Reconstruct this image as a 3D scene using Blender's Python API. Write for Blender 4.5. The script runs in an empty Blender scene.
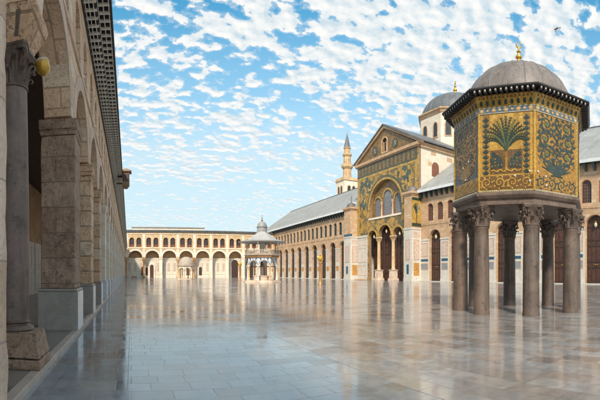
import bpy, bmesh, math, random
from mathutils import Vector, Matrix
from mathutils.geometry import tessellate_polygon
R = math.radians
PI = math.pi
rnd = random.Random(7)
sc = bpy.context.scene
col = sc.collection

# ------------------------------------------------------------------ camera
EYE = 1.5
cd = bpy.data.cameras.new('camera')
cam = bpy.data.objects.new('camera', cd)
col.objects.link(cam)
cam.location = (0, 0, EYE)
THC = (300 - 131.5) / 400.0                    # direction of the middle of the picture, right of +Y
cam.rotation_euler = (R(90), 0, -THC)
cd.lens = 19.3
cd.shift_y = 0.0
cd.type = 'PANO'
cd.panorama_type = 'CENTRAL_CYLINDRICAL'       # the photograph is a stitched cylindrical panorama
cd.central_cylindrical_range_u_min = -0.75
cd.central_cylindrical_range_u_max = 0.75
cd.central_cylindrical_range_v_min = -126.5 / 400
cd.central_cylindrical_range_v_max = 273.5 / 400
cd.central_cylindrical_radius = 1.0
cd.clip_start = 0.05
cd.clip_end = 5000
sc.camera = cam

# ------------------------------------------------------------------ sky and sun
SUN_AZ, SUN_EL = R(214), R(42)                 # azimuth clockwise from +Y: behind the camera, to the left
world = bpy.data.worlds.new('World')
sc.world = world
world.use_nodes = True
wn, wl = world.node_tree.nodes, world.node_tree.links
wn.clear()


def N(tree, t, **kw):
    n = tree.nodes.new(t)
    for k, v in kw.items():
        if k.startswith('in_'):
            key = k[3:]
            n.inputs[int(key) if key.isdigit() else key].default_value = v
        else:
            setattr(n, k, v)
    return n


def math_(tree, op, a, b=None, c=None, clamp=False):
    n = tree.nodes.new('ShaderNodeMath')
    n.operation = op
    n.use_clamp = clamp
    for i, x in enumerate((a, b, c)):
        if x is None:
            continue
        if isinstance(x, (int, float)):
            n.inputs[i].default_value = x
        else:
            tree.links.new(x, n.inputs[i])
    return n.outputs[0]


def mixc(tree, fac, a, b, mode='MIX'):
    n = tree.nodes.new('ShaderNodeMix')
    n.data_type = 'RGBA'
    n.blend_type = mode
    for i, x in ((0, fac), (6, a), (7, b)):
        if isinstance(x, (int, float)):
            n.inputs[i].default_value = x
        elif isinstance(x, (tuple, list)):
            n.inputs[i].default_value = (*x[:3], 1)
        else:
            tree.links.new(x, n.inputs[i])
    return n.outputs[2]


def ramp(tree, fac, stops):
    n = tree.nodes.new('ShaderNodeValToRGB')
    e = n.color_ramp.elements
    while len(e) < len(stops):
        e.new(0.5)
    for el, (p, c) in zip(e, stops):
        el.position = p
        el.color = (*c[:3], 1) if isinstance(c, (tuple, list)) else (c, c, c, 1)
    tree.links.new(fac, n.inputs[0])
    return n.outputs[0]


def build_world():
    t = world.node_tree
    sky = N(t, 'ShaderNodeTexSky', sky_type='NISHITA', sun_disc=False, sun_elevation=SUN_EL, sun_rotation=SUN_AZ,
            altitude=700, air_density=1.0, dust_density=1.2, ozone_density=1.6)
    tc = N(t, 'ShaderNodeTexCoord')
    sep = N(t, 'ShaderNodeSeparateXYZ')
    t.links.new(tc.outputs['Generated'], sep.inputs[0])
    z = math_(t, 'MAXIMUM', sep.outputs[2], 0.0)
    den = math_(t, 'ADD', z, 0.16)
    px = math_(t, 'DIVIDE', sep.outputs[0], den)
    py = math_(t, 'DIVIDE', sep.outputs[1], den)
    cmb = N(t, 'ShaderNodeCombineXYZ')
    t.links.new(px, cmb.inputs[0])
    t.links.new(py, cmb.inputs[1])
    mp = N(t, 'ShaderNodeMapping')
    mp.inputs['Rotation'].default_value = (0, 0, R(-34))
    mp.inputs['Scale'].default_value = (1.0, 1.25, 1)
    mp.inputs['Location'].default_value = (5.3, 2.2, 0)
    t.links.new(cmb.outputs[0], mp.inputs[0])
    big = N(t, 'ShaderNodeTexNoise', in_Scale=1.0, in_Detail=2.0, in_Roughness=0.5)
    t.links.new(mp.outputs[0], big.inputs['Vector'])
    mid = N(t, 'ShaderNodeTexNoise', in_Scale=6.0, in_Detail=4.0, in_Roughness=0.55)
    t.links.new(mp.outputs[0], mid.inputs['Vector'])

    def cloudlets(off):
        v = mp.outputs[0]
        if off:
            ad = N(t, 'ShaderNodeVectorMath', operation='ADD')
            ad.inputs[1].default_value = off
            t.links.new(v, ad.inputs[0])
            v = ad.outputs[0]
        n = N(t, 'ShaderNodeTexNoise', in_Scale=15.0, in_Detail=5.0, in_Roughness=0.5, in_Distortion=0.1)
        t.links.new(v, n.inputs['Vector'])
        return n.outputs['Fac']
    puf, puf2 = cloudlets(None), cloudlets((0.014, 0.024, 0))
    s = math_(t, 'ADD', math_(t, 'MULTIPLY', big.outputs['Fac'], 0.52), math_(t, 'MULTIPLY', mid.outputs['Fac'], 0.60))
    s = math_(t, 'ADD', s, math_(t, 'MULTIPLY', puf, 0.75))
    # more cloud high up, a clearer band lower down
    lift = ramp(t, z, [(0.0, 0.0), (0.16, -0.03), (0.25, 0.0), (0.36, 0.10), (0.48, 0.09), (0.62, 0.04)])
    s = math_(t, 'ADD', s, lift)
    cov = ramp(t, s, [(0.925, 0.0), (1.04, 0.5), (1.21, 1.0)])
    rel = math_(t, 'ADD', 0.5, math_(t, 'MULTIPLY', math_(t, 'SUBTRACT', puf2, puf), -2.6))
    thick = ramp(t, s, [(1.0, 0.0), (1.25, 1.0)])
    lit = math_(t, 'ADD', math_(t, 'MULTIPLY', rel, 0.75), math_(t, 'MULTIPLY', thick, 0.22))
    shade = ramp(t, lit, [(0.10, (4.4, 5.3, 5.8)), (0.40, (5.9, 6.25, 6.4)), (0.72, (7.1, 7.0, 6.8))])
    skyc = mixc(t, 1.0, sky.outputs[0], (0.30, 1.66, 1.72), 'MULTIPLY')
    # pale haze towards the horizon
    hz = ramp(t, z, [(0.0, 0.97), (0.16, 0.92), (0.29, 0.80), (0.40, 0.42), (0.58, 0.03)])
    skyh = mixc(t, hz, skyc, (5.1, 6.05, 6.4))
    fade = ramp(t, z, [(0.02, 0.45), (0.20, 0.85), (0.4, 1.0)])
    covf = math_(t, 'MULTIPLY', cov, fade)
    out = mixc(t, covf, skyh, shade)
    bg = N(t, 'ShaderNodeBackground', in_Strength=0.1)
    t.links.new(out, bg.inputs[0])
    o = N(t, 'ShaderNodeOutputWorld')
    t.links.new(bg.outputs[0], o.inputs[0])


build_world()
sd = bpy.data.lights.new('sun', 'SUN')
sd.energy = 3.6
sd.angle = R(6.0)
sd.color = (1.0, 0.90, 0.76)
sun = bpy.data.objects.new('sun', sd)
col.objects.link(sun)
sdir = Vector((math.sin(SUN_AZ) * math.cos(SUN_EL), math.cos(SUN_AZ) * math.cos(SUN_EL), math.sin(SUN_EL)))
sun.rotation_euler = sdir.to_track_quat('Z', 'Y').to_euler()
sun.location = (0, 0, 80)

sc.view_settings.view_transform = 'Standard'
sc.view_settings.look = 'None'
sc.view_settings.exposure = 0.52
sc.view_settings.gamma = 1.0
sc.view_settings.use_curve_mapping = False
sc.render.engine = 'CYCLES'
sc.cycles.max_bounces = 6
sc.cycles.diffuse_bounces = 4
sc.cycles.glossy_bounces = 3
sc.cycles.use_denoising = True


# ------------------------------------------------------------------ materials
def new_mat(name):
    m = bpy.data.materials.new(name)
    m.use_nodes = True
    t = m.node_tree
    b = t.nodes['Principled BSDF']
    return m, t, b


def box_uv(t):
    """vector (along the wall, height, 0) in object space for upright faces, (x, y, 0) for level ones"""
    tc = N(t, 'ShaderNodeTexCoord')
    sp = N(t, 'ShaderNodeSeparateXYZ')
    t.links.new(tc.outputs['Object'], sp.inputs[0])
    sn = N(t, 'ShaderNodeSeparateXYZ')
    t.links.new(tc.outputs['Normal'], sn.inputs[0])
    ax = math_(t, 'GREATER_THAN', math_(t, 'ABSOLUTE', sn.outputs[0]), 0.7)
    az = math_(t, 'GREATER_THAN', math_(t, 'ABSOLUTE', sn.outputs[2]), 0.7)

    def sel(f, a, b):
        n = t.nodes.new('ShaderNodeMix')
        n.data_type = 'FLOAT'
        t.links.new(f, n.inputs[0])
        t.links.new(a, n.inputs[2])
        t.links.new(b, n.inputs[3])
        return n.outputs[0]
    u = sel(ax, sp.outputs[0], sp.outputs[1])
    v = sel(az, sp.outputs[2], sp.outputs[1])
    c = N(t, 'ShaderNodeCombineXYZ')
    t.links.new(u, c.inputs[0])
    t.links.new(v, c.inputs[1])
    return c.outputs[0], tc.outputs['Object']


def noise(t, vec, scale, detail=4, rough=0.55, out='Fac', dist=0.0):
    n = N(t, 'ShaderNodeTexNoise', in_Scale=scale, in_Detail=detail, in_Roughness=rough, in_Distortion=dist)
    t.links.new(vec, n.inputs['Vector'])
    return n.outputs[out]


def bump(t, b, h, strength=0.4, dist=0.02):
    n = N(t, 'ShaderNodeBump', in_Strength=strength, in_Distance=dist)
    t.links.new(h, n.inputs['Height'])
    t.links.new(n.outputs[0], b.inputs['Normal'])


def stone(name, cols, mortar, bw, bh, mw=0.015, rough=0.85, stain=0.35, stain_col=(0.09, 0.06, 0.045), stain_scale=0.5,
          pits=12.0, bstr=0.5, bdist=0.03, mix_grain=0.35, worn=0.0):
    m, t, b = new_mat(name)
    uv, ob = box_uv(t)
    br = N(t, 'ShaderNodeTexBrick', offset=0.5, in_Scale=1.0)
    br.inputs['Brick Width'].default_value = bw
    br.inputs['Row Height'].default_value = bh
    br.inputs['Mortar Size'].default_value = mw
    br.inputs['Mortar Smooth'].default_value = 0.2
    br.inputs['Color1'].default_value = (0, 0, 0, 1)
    br.inputs['Color2'].default_value = (1, 1, 1, 1)
    br.inputs['Mortar'].default_value = (0.5, 0.5, 0.5, 1)
    wob = mixc(t, 0.02, uv, noise(t, ob, 1.3, 2, out='Color'))
    t.links.new(wob, br.inputs['Vector'])
    k = len(cols)
    c = ramp(t, br.outputs['Color'], [(i / (k - 1), cc) for i, cc in enumerate(cols)])
    grain = noise(t, ob, pits, 6, 0.65)
    c = mixc(t, mix_grain, c, ramp(t, grain, [(0.3, 0.35), (0.5, 0.5), (0.72, 0.68)]), 'OVERLAY')
    st = ramp(t, noise(t, ob, stain_scale, 7, 0.68, dist=0.6), [(0.45, 0.0), (0.68, 1.0)])
    st = math_(t, 'MULTIPLY', st, stain)
    c = mixc(t, st, c, stain_col)
    c = mixc(t, math_(t, 'MULTIPLY', br.outputs['Fac'], 0.75), c, mortar)
    h = math_(t, 'SUBTRACT', math_(t, 'MULTIPLY', grain, 0.7), br.outputs['Fac'])
    if worn:                                        # pits, chipped spots and hairline cracks
        pit = ramp(t, noise(t, ob, 17, 8, 0.74), [(0.57, 0.0), (0.66, 1.0)])
        pit = math_(t, 'MULTIPLY', pit, ramp(t, noise(t, ob, 1.7, 4, 0.6), [(0.38, 0.15), (0.62, 1.0)]))
        cr = math_(t, 'ABSOLUTE', math_(t, 'SUBTRACT', noise(t, ob, 2.1, 7, 0.62, dist=1.3), 0.5))
        cr = ramp(t, cr, [(0.0, 0.35), (0.006, 0.0)])
        dmg = math_(t, 'MULTIPLY', math_(t, 'MAXIMUM', pit, cr), worn)
        c = mixc(t, dmg, c, tuple(x * 0.35 for x in stain_col))
        pale = ramp(t, noise(t, ob, 3.1, 6, 0.7, dist=0.5), [(0.56, 0.0), (0.70, 0.55)])
        c = mixc(t, math_(t, 'MULTIPLY', pale, worn), c, tuple(min(1, x * 1.25) for x in cols[-1]))
        h = math_(t, 'SUBTRACT', h, math_(t, 'MULTIPLY', dmg, 0.8))
    t.links.new(c, b.inputs['Base Color'])
    b.inputs['Roughness'].default_value = rough
    bump(t, b, h, bstr, bdist)
    return m


def plain(name, c, rough=0.7, metal=0.0, var=0.25, scale=3.0, bstr=0.15, c2=None):
    m, t, b = new_mat(name)
    tc = N(t, 'ShaderNodeTexCoord')
    n1 = noise(t, tc.outputs['Object'], scale, 6, 0.65)
    lo = c2 if c2 else tuple(x * (1 - var) for x in c)
    hi = tuple(min(1, x * (1 + var * 0.6)) for x in c)
    cc = ramp(t, n1, [(0.3, lo), (0.5, c), (0.72, hi)])
    t.links.new(cc, b.inputs['Base Color'])
    b.inputs['Roughness'].default_value = rough
    b.inputs['Metallic'].default_value = metal
    if bstr:
        bump(t, b, noise(t, tc.outputs['Object'], scale * 6, 4), bstr, 0.01)
    return m


def granite(name, c, c2, dark):
    m, t, b = new_mat(name)
    tc = N(t, 'ShaderNodeTexCoord')
    oi = N(t, 'ShaderNodeObjectInfo')
    sh = N(t, 'ShaderNodeVectorMath', operation='ADD')
    t.links.new(tc.outputs['Object'], sh.inputs[0])
    t.links.new(math_(t, 'MULTIPLY', oi.outputs['Random'], 37.0), sh.inputs[1])
    ob = sh.outputs[0]
    c0 = ramp(t, noise(t, ob, 1.6, 6, 0.65, dist=0.8), [(0.32, c2), (0.5, c), (0.7, tuple(x * 1.25 for x in c))])
    blot = ramp(t, noise(t, ob, 3.3, 5, 0.7), [(0.56, 0.0), (0.68, 0.75)])
    c1 = mixc(t, blot, c0, dark)
    mp = N(t, 'ShaderNodeMapping')
    mp.inputs['Scale'].default_value = (7, 7, 0.7)
    t.links.new(ob, mp.inputs[0])
    run = ramp(t, noise(t, mp.outputs[0], 1.0, 4, 0.6), [(0.5, 0.0), (0.7, 0.55)])
    c1 = mixc(t, run, c1, tuple(x * 0.8 for x in dark))
    speck = ramp(t, noise(t, ob, 60, 2), [(0.35, 0.38), (0.65, 0.62)])
    c1 = mixc(t, 0.5, c1, speck, 'OVERLAY')
    tone = ramp(t, oi.outputs['Random'], [(0.0, (0.36, 0.38, 0.40)), (0.5, (0.52, 0.49, 0.47)), (1.0, (0.58, 0.52, 0.48))])
    c1 = mixc(t, 0.7, c1, tone, 'OVERLAY')
    t.links.new(c1, b.inputs['Base Color'])
    b.inputs['Roughness'].default_value = 0.55
    bump(t, b, noise(t, ob, 9, 6, 0.7), 0.35, 0.02)
    return m


def mosaic(name, ground, fig, fig2, scale, lo, hi, tess=30.0, warp=1.2, rough=0.38):
    """gold glass mosaic with leafy patches of another colour; tesserae shimmer"""
    m, t, b = new_mat(name)
    uv, ob = box_uv(t)
    a = noise(t, uv, scale, 5, 0.6, dist=warp)
    f = ramp(t, a, [(lo, 0.0), (hi, 1.0)])
    g2 = ramp(t, noise(t, uv, scale * 2.7, 4, 0.6, dist=warp), [(0.45, 0.0), (0.6, 1.0)])
    figc = mixc(t, g2, fig, fig2)
    c = mixc(t, f, ground, figc)
    vo = N(t, 'ShaderNodeTexVoronoi', in_Scale=tess)
    t.links.new(uv, vo.inputs['Vector'])
    j = N(t, 'ShaderNodeSeparateColor')
    t.links.new(vo.outputs['Color'], j.inputs[0])
    c = mixc(t, 0.55, c, ramp(t, j.outputs[0], [(0.0, 0.28), (1.0, 0.72)]), 'OVERLAY')
    c = mixc(t, 0.6, c, ramp(t, noise(t, uv, scale * 6.5, 4, 0.7), [(0.3, 0.30), (0.7, 0.70)]), 'OVERLAY')
    dirt = ramp(t, noise(t, uv, scale * 0.6, 7, 0.68), [(0.42, 0.0), (0.70, 0.62)])
    c = mixc(t, dirt, c, tuple(x * 0.45 for x in ground))
    t.links.new(c, b.inputs['Base Color'])
    b.inputs['Roughness'].default_value = rough
    bump(t, b, j.outputs[1], 0.25, 0.004)
    return m


def marble(name, c, c2, bw, bh, seam=(0.35, 0.3, 0.25), rough=0.35):
    m, t, b = new_mat(name)
    uv, ob = box_uv(t)
    br = N(t, 'ShaderNodeTexBrick', offset=0.0, in_Scale=1.0)
    br.inputs['Brick Width'].default_value = bw
    br.inputs['Row Height'].default_value = bh
    br.inputs['Mortar Size'].default_value = 0.012
    br.inputs['Color1'].default_value = (*c, 1)
    br.inputs['Color2'].default_value = (*c2, 1)
    br.inputs['Mortar'].default_value = (*seam, 1)
    t.links.new(uv, br.inputs['Vector'])
    vein = ramp(t, noise(t, ob, 0.9, 8, 0.7, dist=2.5), [(0.44, 1.0), (0.5, 0.0), (0.56, 1.0)])
    v2 = math_(t, 'MULTIPLY', math_(t, 'SUBTRACT', 1.0, vein), 0.3)
    cc = mixc(t, v2, br.outputs['Color'], tuple(x * 0.55 for x in c2))
    cc = mixc(t, 0.5, cc, ramp(t, noise(t, ob, 2.5, 5), [(0.3, 0.4), (0.7, 0.6)]), 'OVERLAY')
    t.links.new(cc, b.inputs['Base Color'])
    b.inputs['Roughness'].default_value = rough
    return m


def floor_mat():
    m, t, b = new_mat('polished_paving')
    tc = N(t, 'ShaderNodeTexCoord')
    ob = tc.outputs['Object']
    sp = N(t, 'ShaderNodeSeparateXYZ')
    t.links.new(ob, sp.inputs[0])

    def bricks(bw, bh, off, rot, locx=0.0, locy=0.0):
        mp = N(t, 'ShaderNodeMapping')
        mp.inputs['Rotation'].default_value = (0, 0, rot)
        mp.inputs['Location'].default_value = (locx, locy, 0)
        wv = mixc(t, 0.012, ob, noise(t, ob, 1.5, 2, out='Color'))
        t.links.new(wv, mp.inputs[0])
        br = N(t, 'ShaderNodeTexBrick', offset=off, in_Scale=1.0)
        br.inputs['Brick Width'].default_value = bw
        br.inputs['Row Height'].default_value = bh
        br.squash = 0.72
        br.squash_frequency = 3
        br.inputs['Mortar Size'].default_value = 0.006
        br.inputs['Mortar Smooth'].default_value = 0.4
        br.inputs['Color1'].default_value = (0, 0, 0, 1)
        br.inputs['Color2'].default_value = (1, 1, 1, 1)
        br.inputs['Mortar'].default_value = (0.5, 0.5, 0.5, 1)
        t.links.new(mp.outputs[0], br.inputs['Vector'])
        return br
    A = bricks(0.52, 0.36, 0.5, 0)
    B = bricks(0.80, 0.47, 0.37, 0, 0.2, 0.1)
    C = bricks(0.74, 0.40, 0.45, R(90), 0.1, 0.3)
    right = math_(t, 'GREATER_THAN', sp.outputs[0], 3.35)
    far = math_(t, 'GREATER_THAN', sp.outputs[1], 11.2)

    def mixf(f, a, bb):
        n = t.nodes.new('ShaderNodeMix')
        n.data_type = 'FLOAT'
        t.links.new(f, n.inputs[0])
        t.links.new(a, n.inputs[2])
        t.links.new(bb, n.inputs[3])
        return n.outputs[0]
    # slab strip beside the left kerb is laid in bigger stones
    left = math_(t, 'LESS_THAN', sp.outputs[0], -0.05)
    rndv = mixc(t, right, A.outputs['Color'], C.outputs['Color'])
    rndv = mixc(t, math_(t, 'MAXIMUM', far, left), rndv, B.outputs['Color'])
    jo = mixf(right, A.outputs['Fac'], C.outputs['Fac'])
    jo = mixf(math_(t, 'MAXIMUM', far, left), jo, B.outputs['Fac'])

    def seam(out, at, w):
        return math_(t, 'LESS_THAN', math_(t, 'ABSOLUTE', math_(t, 'SUBTRACT', out, at)), w)
    sm = math_(t, 'MAXIMUM', seam(sp.outputs[0], 3.35, 0.010), seam(sp.outputs[1], 11.2, 0.022))
    sm = math_(t, 'MAXIMUM', sm, seam(sp.outputs[0], -0.05, 0.006))
    jo = math_(t, 'MAXIMUM', jo, sm)
    base = ramp(t, rndv, [(0.0, (0.165, 0.148, 0.142)), (0.18, (0.265, 0.25, 0.24)), (0.36, (0.32, 0.31, 0.305)), (0.55, (0.275, 0.272, 0.275)),
                          (0.72, (0.355, 0.335, 0.315)), (0.88, (0.29, 0.25, 0.225)), (1.0, (0.20, 0.165, 0.145))])
    base = mixc(t, math_(t, 'SUBTRACT', 1.0, right), base, mixc(t, 1.0, base, (0.86, 1.0, 1.10), 'MULTIPLY'))  # cooler left of the seam: blue sky reflection put into the slab colour
    cl = noise(t, ob, 2.6, 9, 0.7, dist=1.2)
    base = mixc(t, 0.8, base, ramp(t, cl, [(0.28, 0.28), (0.72, 0.68)]), 'OVERLAY')
    patch = ramp(t, noise(t, ob, 0.23, 6, 0.62), [(0.42, 0.0), (0.66, 0.55)])
    base = mixc(t, patch, base, (0.24, 0.19, 0.16))
    chip = ramp(t, noise(t, ob, 7.5, 5, 0.7, dist=0.5), [(0.62, 0.0), (0.67, 1.0)])
    chip = math_(t, 'MULTIPLY', chip, ramp(t, noise(t, ob, 0.6, 3), [(0.45, 0.0), (0.6, 0.7)]))
    base = mixc(t, chip, base, (0.10, 0.085, 0.075))
    jv = ramp(t, noise(t, ob, 1.7, 4, 0.6), [(0.35, 0.15), (0.65, 0.8)])
    jm = math_(t, 'MULTIPLY', jo, jv)
    base = mixc(t, jm, base, (0.06, 0.055, 0.055))
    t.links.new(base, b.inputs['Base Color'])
    # worn polish: wet-looking in some patches, duller in others and from slab to slab
    wet = ramp(t, noise(t, ob, 0.30, 7, 0.66, dist=0.4), [(0.40, 0.0), (0.50, 0.45), (0.66, 1.0)])
    rg = math_(t, 'ADD', math_(t, 'MULTIPLY', wet, 0.09), math_(t, 'MULTIPLY', rndv, 0.06))
    rg = math_(t, 'ADD', rg, math_(t, 'MULTIPLY', ramp(t, cl, [(0.45, 0.0), (0.72, 1.0)]), 0.06))
    rg = math_(t, 'ADD', rg, 0.045)
    rg = math_(t, 'ADD', rg, math_(t, 'MULTIPLY', jm, 0.4))
    rg = math_(t, 'ADD', rg, math_(t, 'MULTIPLY', chip, 0.3))
    t.links.new(rg, b.inputs['Roughness'])
    b.inputs['IOR'].default_value = 2.3
    h = math_(t, 'ADD', math_(t, 'MULTIPLY', noise(t, ob, 1.1, 3), 0.6), math_(t, 'MULTIPLY', rndv, 0.16))
    h = math_(t, 'SUBTRACT', h, math_(t, 'MULTIPLY', jo, 0.25))
    bump(t, b, h, 0.11, 0.03)
    return m


def glass_dark(name, c=(0.03, 0.035, 0.04), rough=0.25):
    return plain(name, c, rough, 0, 0.3, 2.0, 0)


M = {}
M['floor'] = floor_mat()
M['warm_frame'] = plain('red_brown_window_frame', (0.26, 0.11, 0.06), 0.6, 0, 0.3, 3)
M['hall_stone'] = stone('warm_brown_ashlar', [(0.48, 0.29, 0.16), (0.57, 0.37, 0.22), (0.51, 0.32, 0.185), (0.62, 0.44, 0.29)],
                        (0.33, 0.22, 0.14), 0.95, 0.48, 0.02, stain=0.5, stain_col=(0.24, 0.13, 0.07), stain_scale=0.35, pits=5, bdist=0.04, worn=0.25)
M['cream_stone'] = stone('cream_limestone', [(0.58, 0.38, 0.20), (0.66, 0.46, 0.27), (0.54, 0.33, 0.16), (0.70, 0.52, 0.33)],
                         (0.45, 0.32, 0.2), 1.0, 0.5, 0.02, stain=0.55, stain_col=(0.46, 0.25, 0.10), stain_scale=0.3, pits=5, worn=0.2)
M['old_stone'] = stone('weathered_limestone_blocks', [(0.66, 0.38, 0.22), (0.82, 0.56, 0.37), (0.72, 0.44, 0.26), (0.88, 0.68, 0.50)],
                        (0.26, 0.17, 0.11), 0.95, 0.52, 0.02, stain=0.45, stain_col=(0.30, 0.16, 0.085), stain_scale=1.1, pits=16, worn=0.75, bstr=1.0, bdist=0.05)
M['wall_stone'] = stone('brightened_limestone_courses', [(0.78, 0.50, 0.32), (0.90, 0.66, 0.46), (0.82, 0.55, 0.35), (0.92, 0.76, 0.58)],
                        (0.42, 0.28, 0.18), 0.85, 0.46, 0.018, stain=0.4, stain_col=(0.34, 0.18, 0.10), stain_scale=1.1, pits=16, worn=0.45, bstr=0.9, bdist=0.05)  # lighter than old_stone: brightness of the lit wall put into the colour
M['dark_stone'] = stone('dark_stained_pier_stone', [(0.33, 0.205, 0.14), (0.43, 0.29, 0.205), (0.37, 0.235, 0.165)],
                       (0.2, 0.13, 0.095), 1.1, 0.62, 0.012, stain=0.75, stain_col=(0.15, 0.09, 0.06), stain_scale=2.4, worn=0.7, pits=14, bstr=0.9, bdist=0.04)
M['pale_stone'] = stone('pale_worn_stone', [(0.66, 0.49, 0.37), (0.74, 0.59, 0.47), (0.58, 0.40, 0.28)], (0.3, 0.24, 0.2), 0.9, 0.8, 0.012,
                        stain=0.45, stain_col=(0.30, 0.19, 0.13), stain_scale=0.8, pits=10, worn=0.5)
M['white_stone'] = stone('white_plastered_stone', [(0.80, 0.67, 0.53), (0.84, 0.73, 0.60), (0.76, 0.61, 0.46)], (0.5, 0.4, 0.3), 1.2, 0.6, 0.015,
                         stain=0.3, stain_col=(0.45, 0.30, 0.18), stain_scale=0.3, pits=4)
M['marble'] = marble('white_marble_slabs', (0.64, 0.58, 0.51), (0.57, 0.51, 0.44), 1.3, 2.1)
M['marble_far'] = marble('cream_marble_panelling', (0.76, 0.67, 0.55), (0.70, 0.60, 0.48), 1.45, 2.3, rough=0.5)
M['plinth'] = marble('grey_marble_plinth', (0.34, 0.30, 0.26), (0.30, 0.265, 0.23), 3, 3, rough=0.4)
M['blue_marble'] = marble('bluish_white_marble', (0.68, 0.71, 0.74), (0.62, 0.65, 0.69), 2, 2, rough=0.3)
M['red_frame'] = plain('reddish_stone_border', (0.46, 0.28, 0.19), 0.5, 0, 0.3, 6)
M['rug_panel'] = plain('veined_rose_marble', (0.55, 0.42, 0.34), 0.4, 0, 0.35, 3.0, 0)
M['gold_tile'] = mosaic('amber_onyx_panel', (0.55, 0.26, 0.05), (0.30, 0.11, 0.02), (0.62, 0.40, 0.16), 1.6, 0.42, 0.6, 20)
M['blue_tile'] = plain('blue_glass_panel', (0.03, 0.09, 0.14), 0.25, 0, 0.4, 5, 0)
M['lead'] = stone('grey_lead_sheet', [(0.27, 0.265, 0.255), (0.35, 0.34, 0.325), (0.30, 0.295, 0.285)], (0.19, 0.185, 0.18), 1.1, 2.6, 0.012,
                  rough=0.5, stain=0.5, stain_col=(0.19, 0.175, 0.16), stain_scale=0.35, pits=3, bstr=0.3, worn=0.2)
M['lead_dark'] = plain('dark_lead_sheet', (0.13, 0.13, 0.135), 0.5, 0.1, 0.35, 0.8, 0.1)
M['lead_brown'] = granite('brownish_lead_dome', (0.165, 0.142, 0.13), (0.11, 0.094, 0.086), (0.075, 0.064, 0.058))
M['grey_paint'] = plain('dulled_white_paint', (0.42, 0.39, 0.35), 0.6, 0, 0.3, 9)
M['beige_dome'] = plain('beige_plastered_dome', (0.42, 0.33, 0.26), 0.7, 0, 0.25, 2.0)
M['pale_lead'] = plain('pale_weathered_lead', (0.40, 0.375, 0.35), 0.6, 0.05, 0.25, 1.2, 0.1)
M['white_trim'] = plain('white_painted_gutter', (0.66, 0.66, 0.66), 0.5, 0, 0.15, 1.5, 0)
M['teal_wood'] = plain('dark_teal_painted_wood', (0.045, 0.065, 0.07), 0.6, 0, 0.4, 3)
M['dark_wood'] = plain('dark_brown_wood', (0.055, 0.028, 0.019), 0.5, 0, 0.45, 2.5, 0.2)
M['door_wood'] = plain('reddish_brown_door_wood', (0.085, 0.036, 0.024), 0.42, 0, 0.4, 2.0, 0.2)
M['mid_wood'] = plain('weathered_brown_wood', (0.27, 0.16, 0.10), 0.65, 0, 0.4, 3)
M['black_wood'] = plain('blackened_eave_wood', (0.028, 0.024, 0.024), 0.6, 0, 0.4, 6)
M['pale_wood'] = plain('pale_painted_bracket', (0.80, 0.76, 0.68), 0.6, 0, 0.3, 6)
M['glass'] = plain('dim_window_glass', (0.028, 0.034, 0.042), 0.3, 0, 0.4, 1.2, 0)
M['grey_lattice'] = plain('grey_stone_lattice', (0.24, 0.245, 0.26), 0.6, 0, 0.25, 2, 0)
M['brown_lattice'] = plain('red_brown_shutter', (0.20, 0.075, 0.045), 0.6, 0, 0.3, 3, 0)
M['plaster'] = stone('white_lime_plaster', [(0.64, 0.55, 0.44), (0.70, 0.61, 0.50), (0.60, 0.50, 0.39)], (0.58, 0.48, 0.38), 1.2, 0.6, 0.012,
                     stain=0.35, stain_col=(0.50, 0.38, 0.27), stain_scale=0.4, pits=4, bstr=0.25)
M['brown_plaster'] = plain('brown_plaster', (0.46, 0.28, 0.15), 0.85, 0, 0.35, 0.8)
M['gold'] = plain('gilded_metal', (0.80, 0.46, 0.08), 0.28, 0.9, 0.15, 8, 0)
M['lamp_gold'] = plain('golden_lamp_glass', (0.58, 0.33, 0.05), 0.25, 0.35, 0.25, 6, 0)
M['post'] = plain('orange_brown_bronze_post', (0.42, 0.20, 0.07), 0.4, 0.3, 0.3, 4, 0)
M['granite'] = granite('stained_grey_granite', (0.125, 0.088, 0.068), (0.085, 0.06, 0.047), (0.04, 0.028, 0.022))
M['near_granite'] = granite('dark_grey_granite_shaft', (0.16, 0.12, 0.105), (0.105, 0.08, 0.07), (0.05, 0.038, 0.033))
M['capital'] = granite('dark_carved_stone', (0.125, 0.088, 0.068), (0.07, 0.05, 0.04), (0.03, 0.022, 0.018))
M['beam'] = granite('brown_stone_beam', (0.17, 0.112, 0.082), (0.10, 0.066, 0.05), (0.07, 0.045, 0.033))
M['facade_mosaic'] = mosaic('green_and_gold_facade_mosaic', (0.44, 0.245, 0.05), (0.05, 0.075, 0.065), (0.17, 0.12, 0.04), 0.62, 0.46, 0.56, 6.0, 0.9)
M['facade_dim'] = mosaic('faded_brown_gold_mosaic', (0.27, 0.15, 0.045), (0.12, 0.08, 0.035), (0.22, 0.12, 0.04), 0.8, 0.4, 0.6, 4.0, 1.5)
M['facade_band'] = mosaic('dark_green_mosaic_band', (0.075, 0.085, 0.055), (0.15, 0.11, 0.045), (0.05, 0.05, 0.04), 1.3, 0.45, 0.6, 5.0)
M['facade_gold'] = mosaic('bright_gold_mosaic', (0.48, 0.29, 0.07), (0.36, 0.20, 0.03), (0.20, 0.16, 0.05), 1.0, 0.5, 0.65, 5.0)
M['mosaic_foliage'] = mosaic('blue_green_mosaic_foliage', (0.06, 0.095, 0.085), (0.10, 0.12, 0.06), (0.03, 0.05, 0.055), 0.9, 0.42, 0.6, 5.0)
M['tess_gold'] = mosaic('gold_tesserae', (0.44, 0.245, 0.042), (0.29, 0.15, 0.025), (0.52, 0.32, 0.075), 1.5, 0.4, 0.62, 34)
M['tess_amber'] = mosaic('amber_tesserae', (0.32, 0.16, 0.026), (0.20, 0.095, 0.018), (0.40, 0.22, 0.045), 1.6, 0.4, 0.62, 34)
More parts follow.
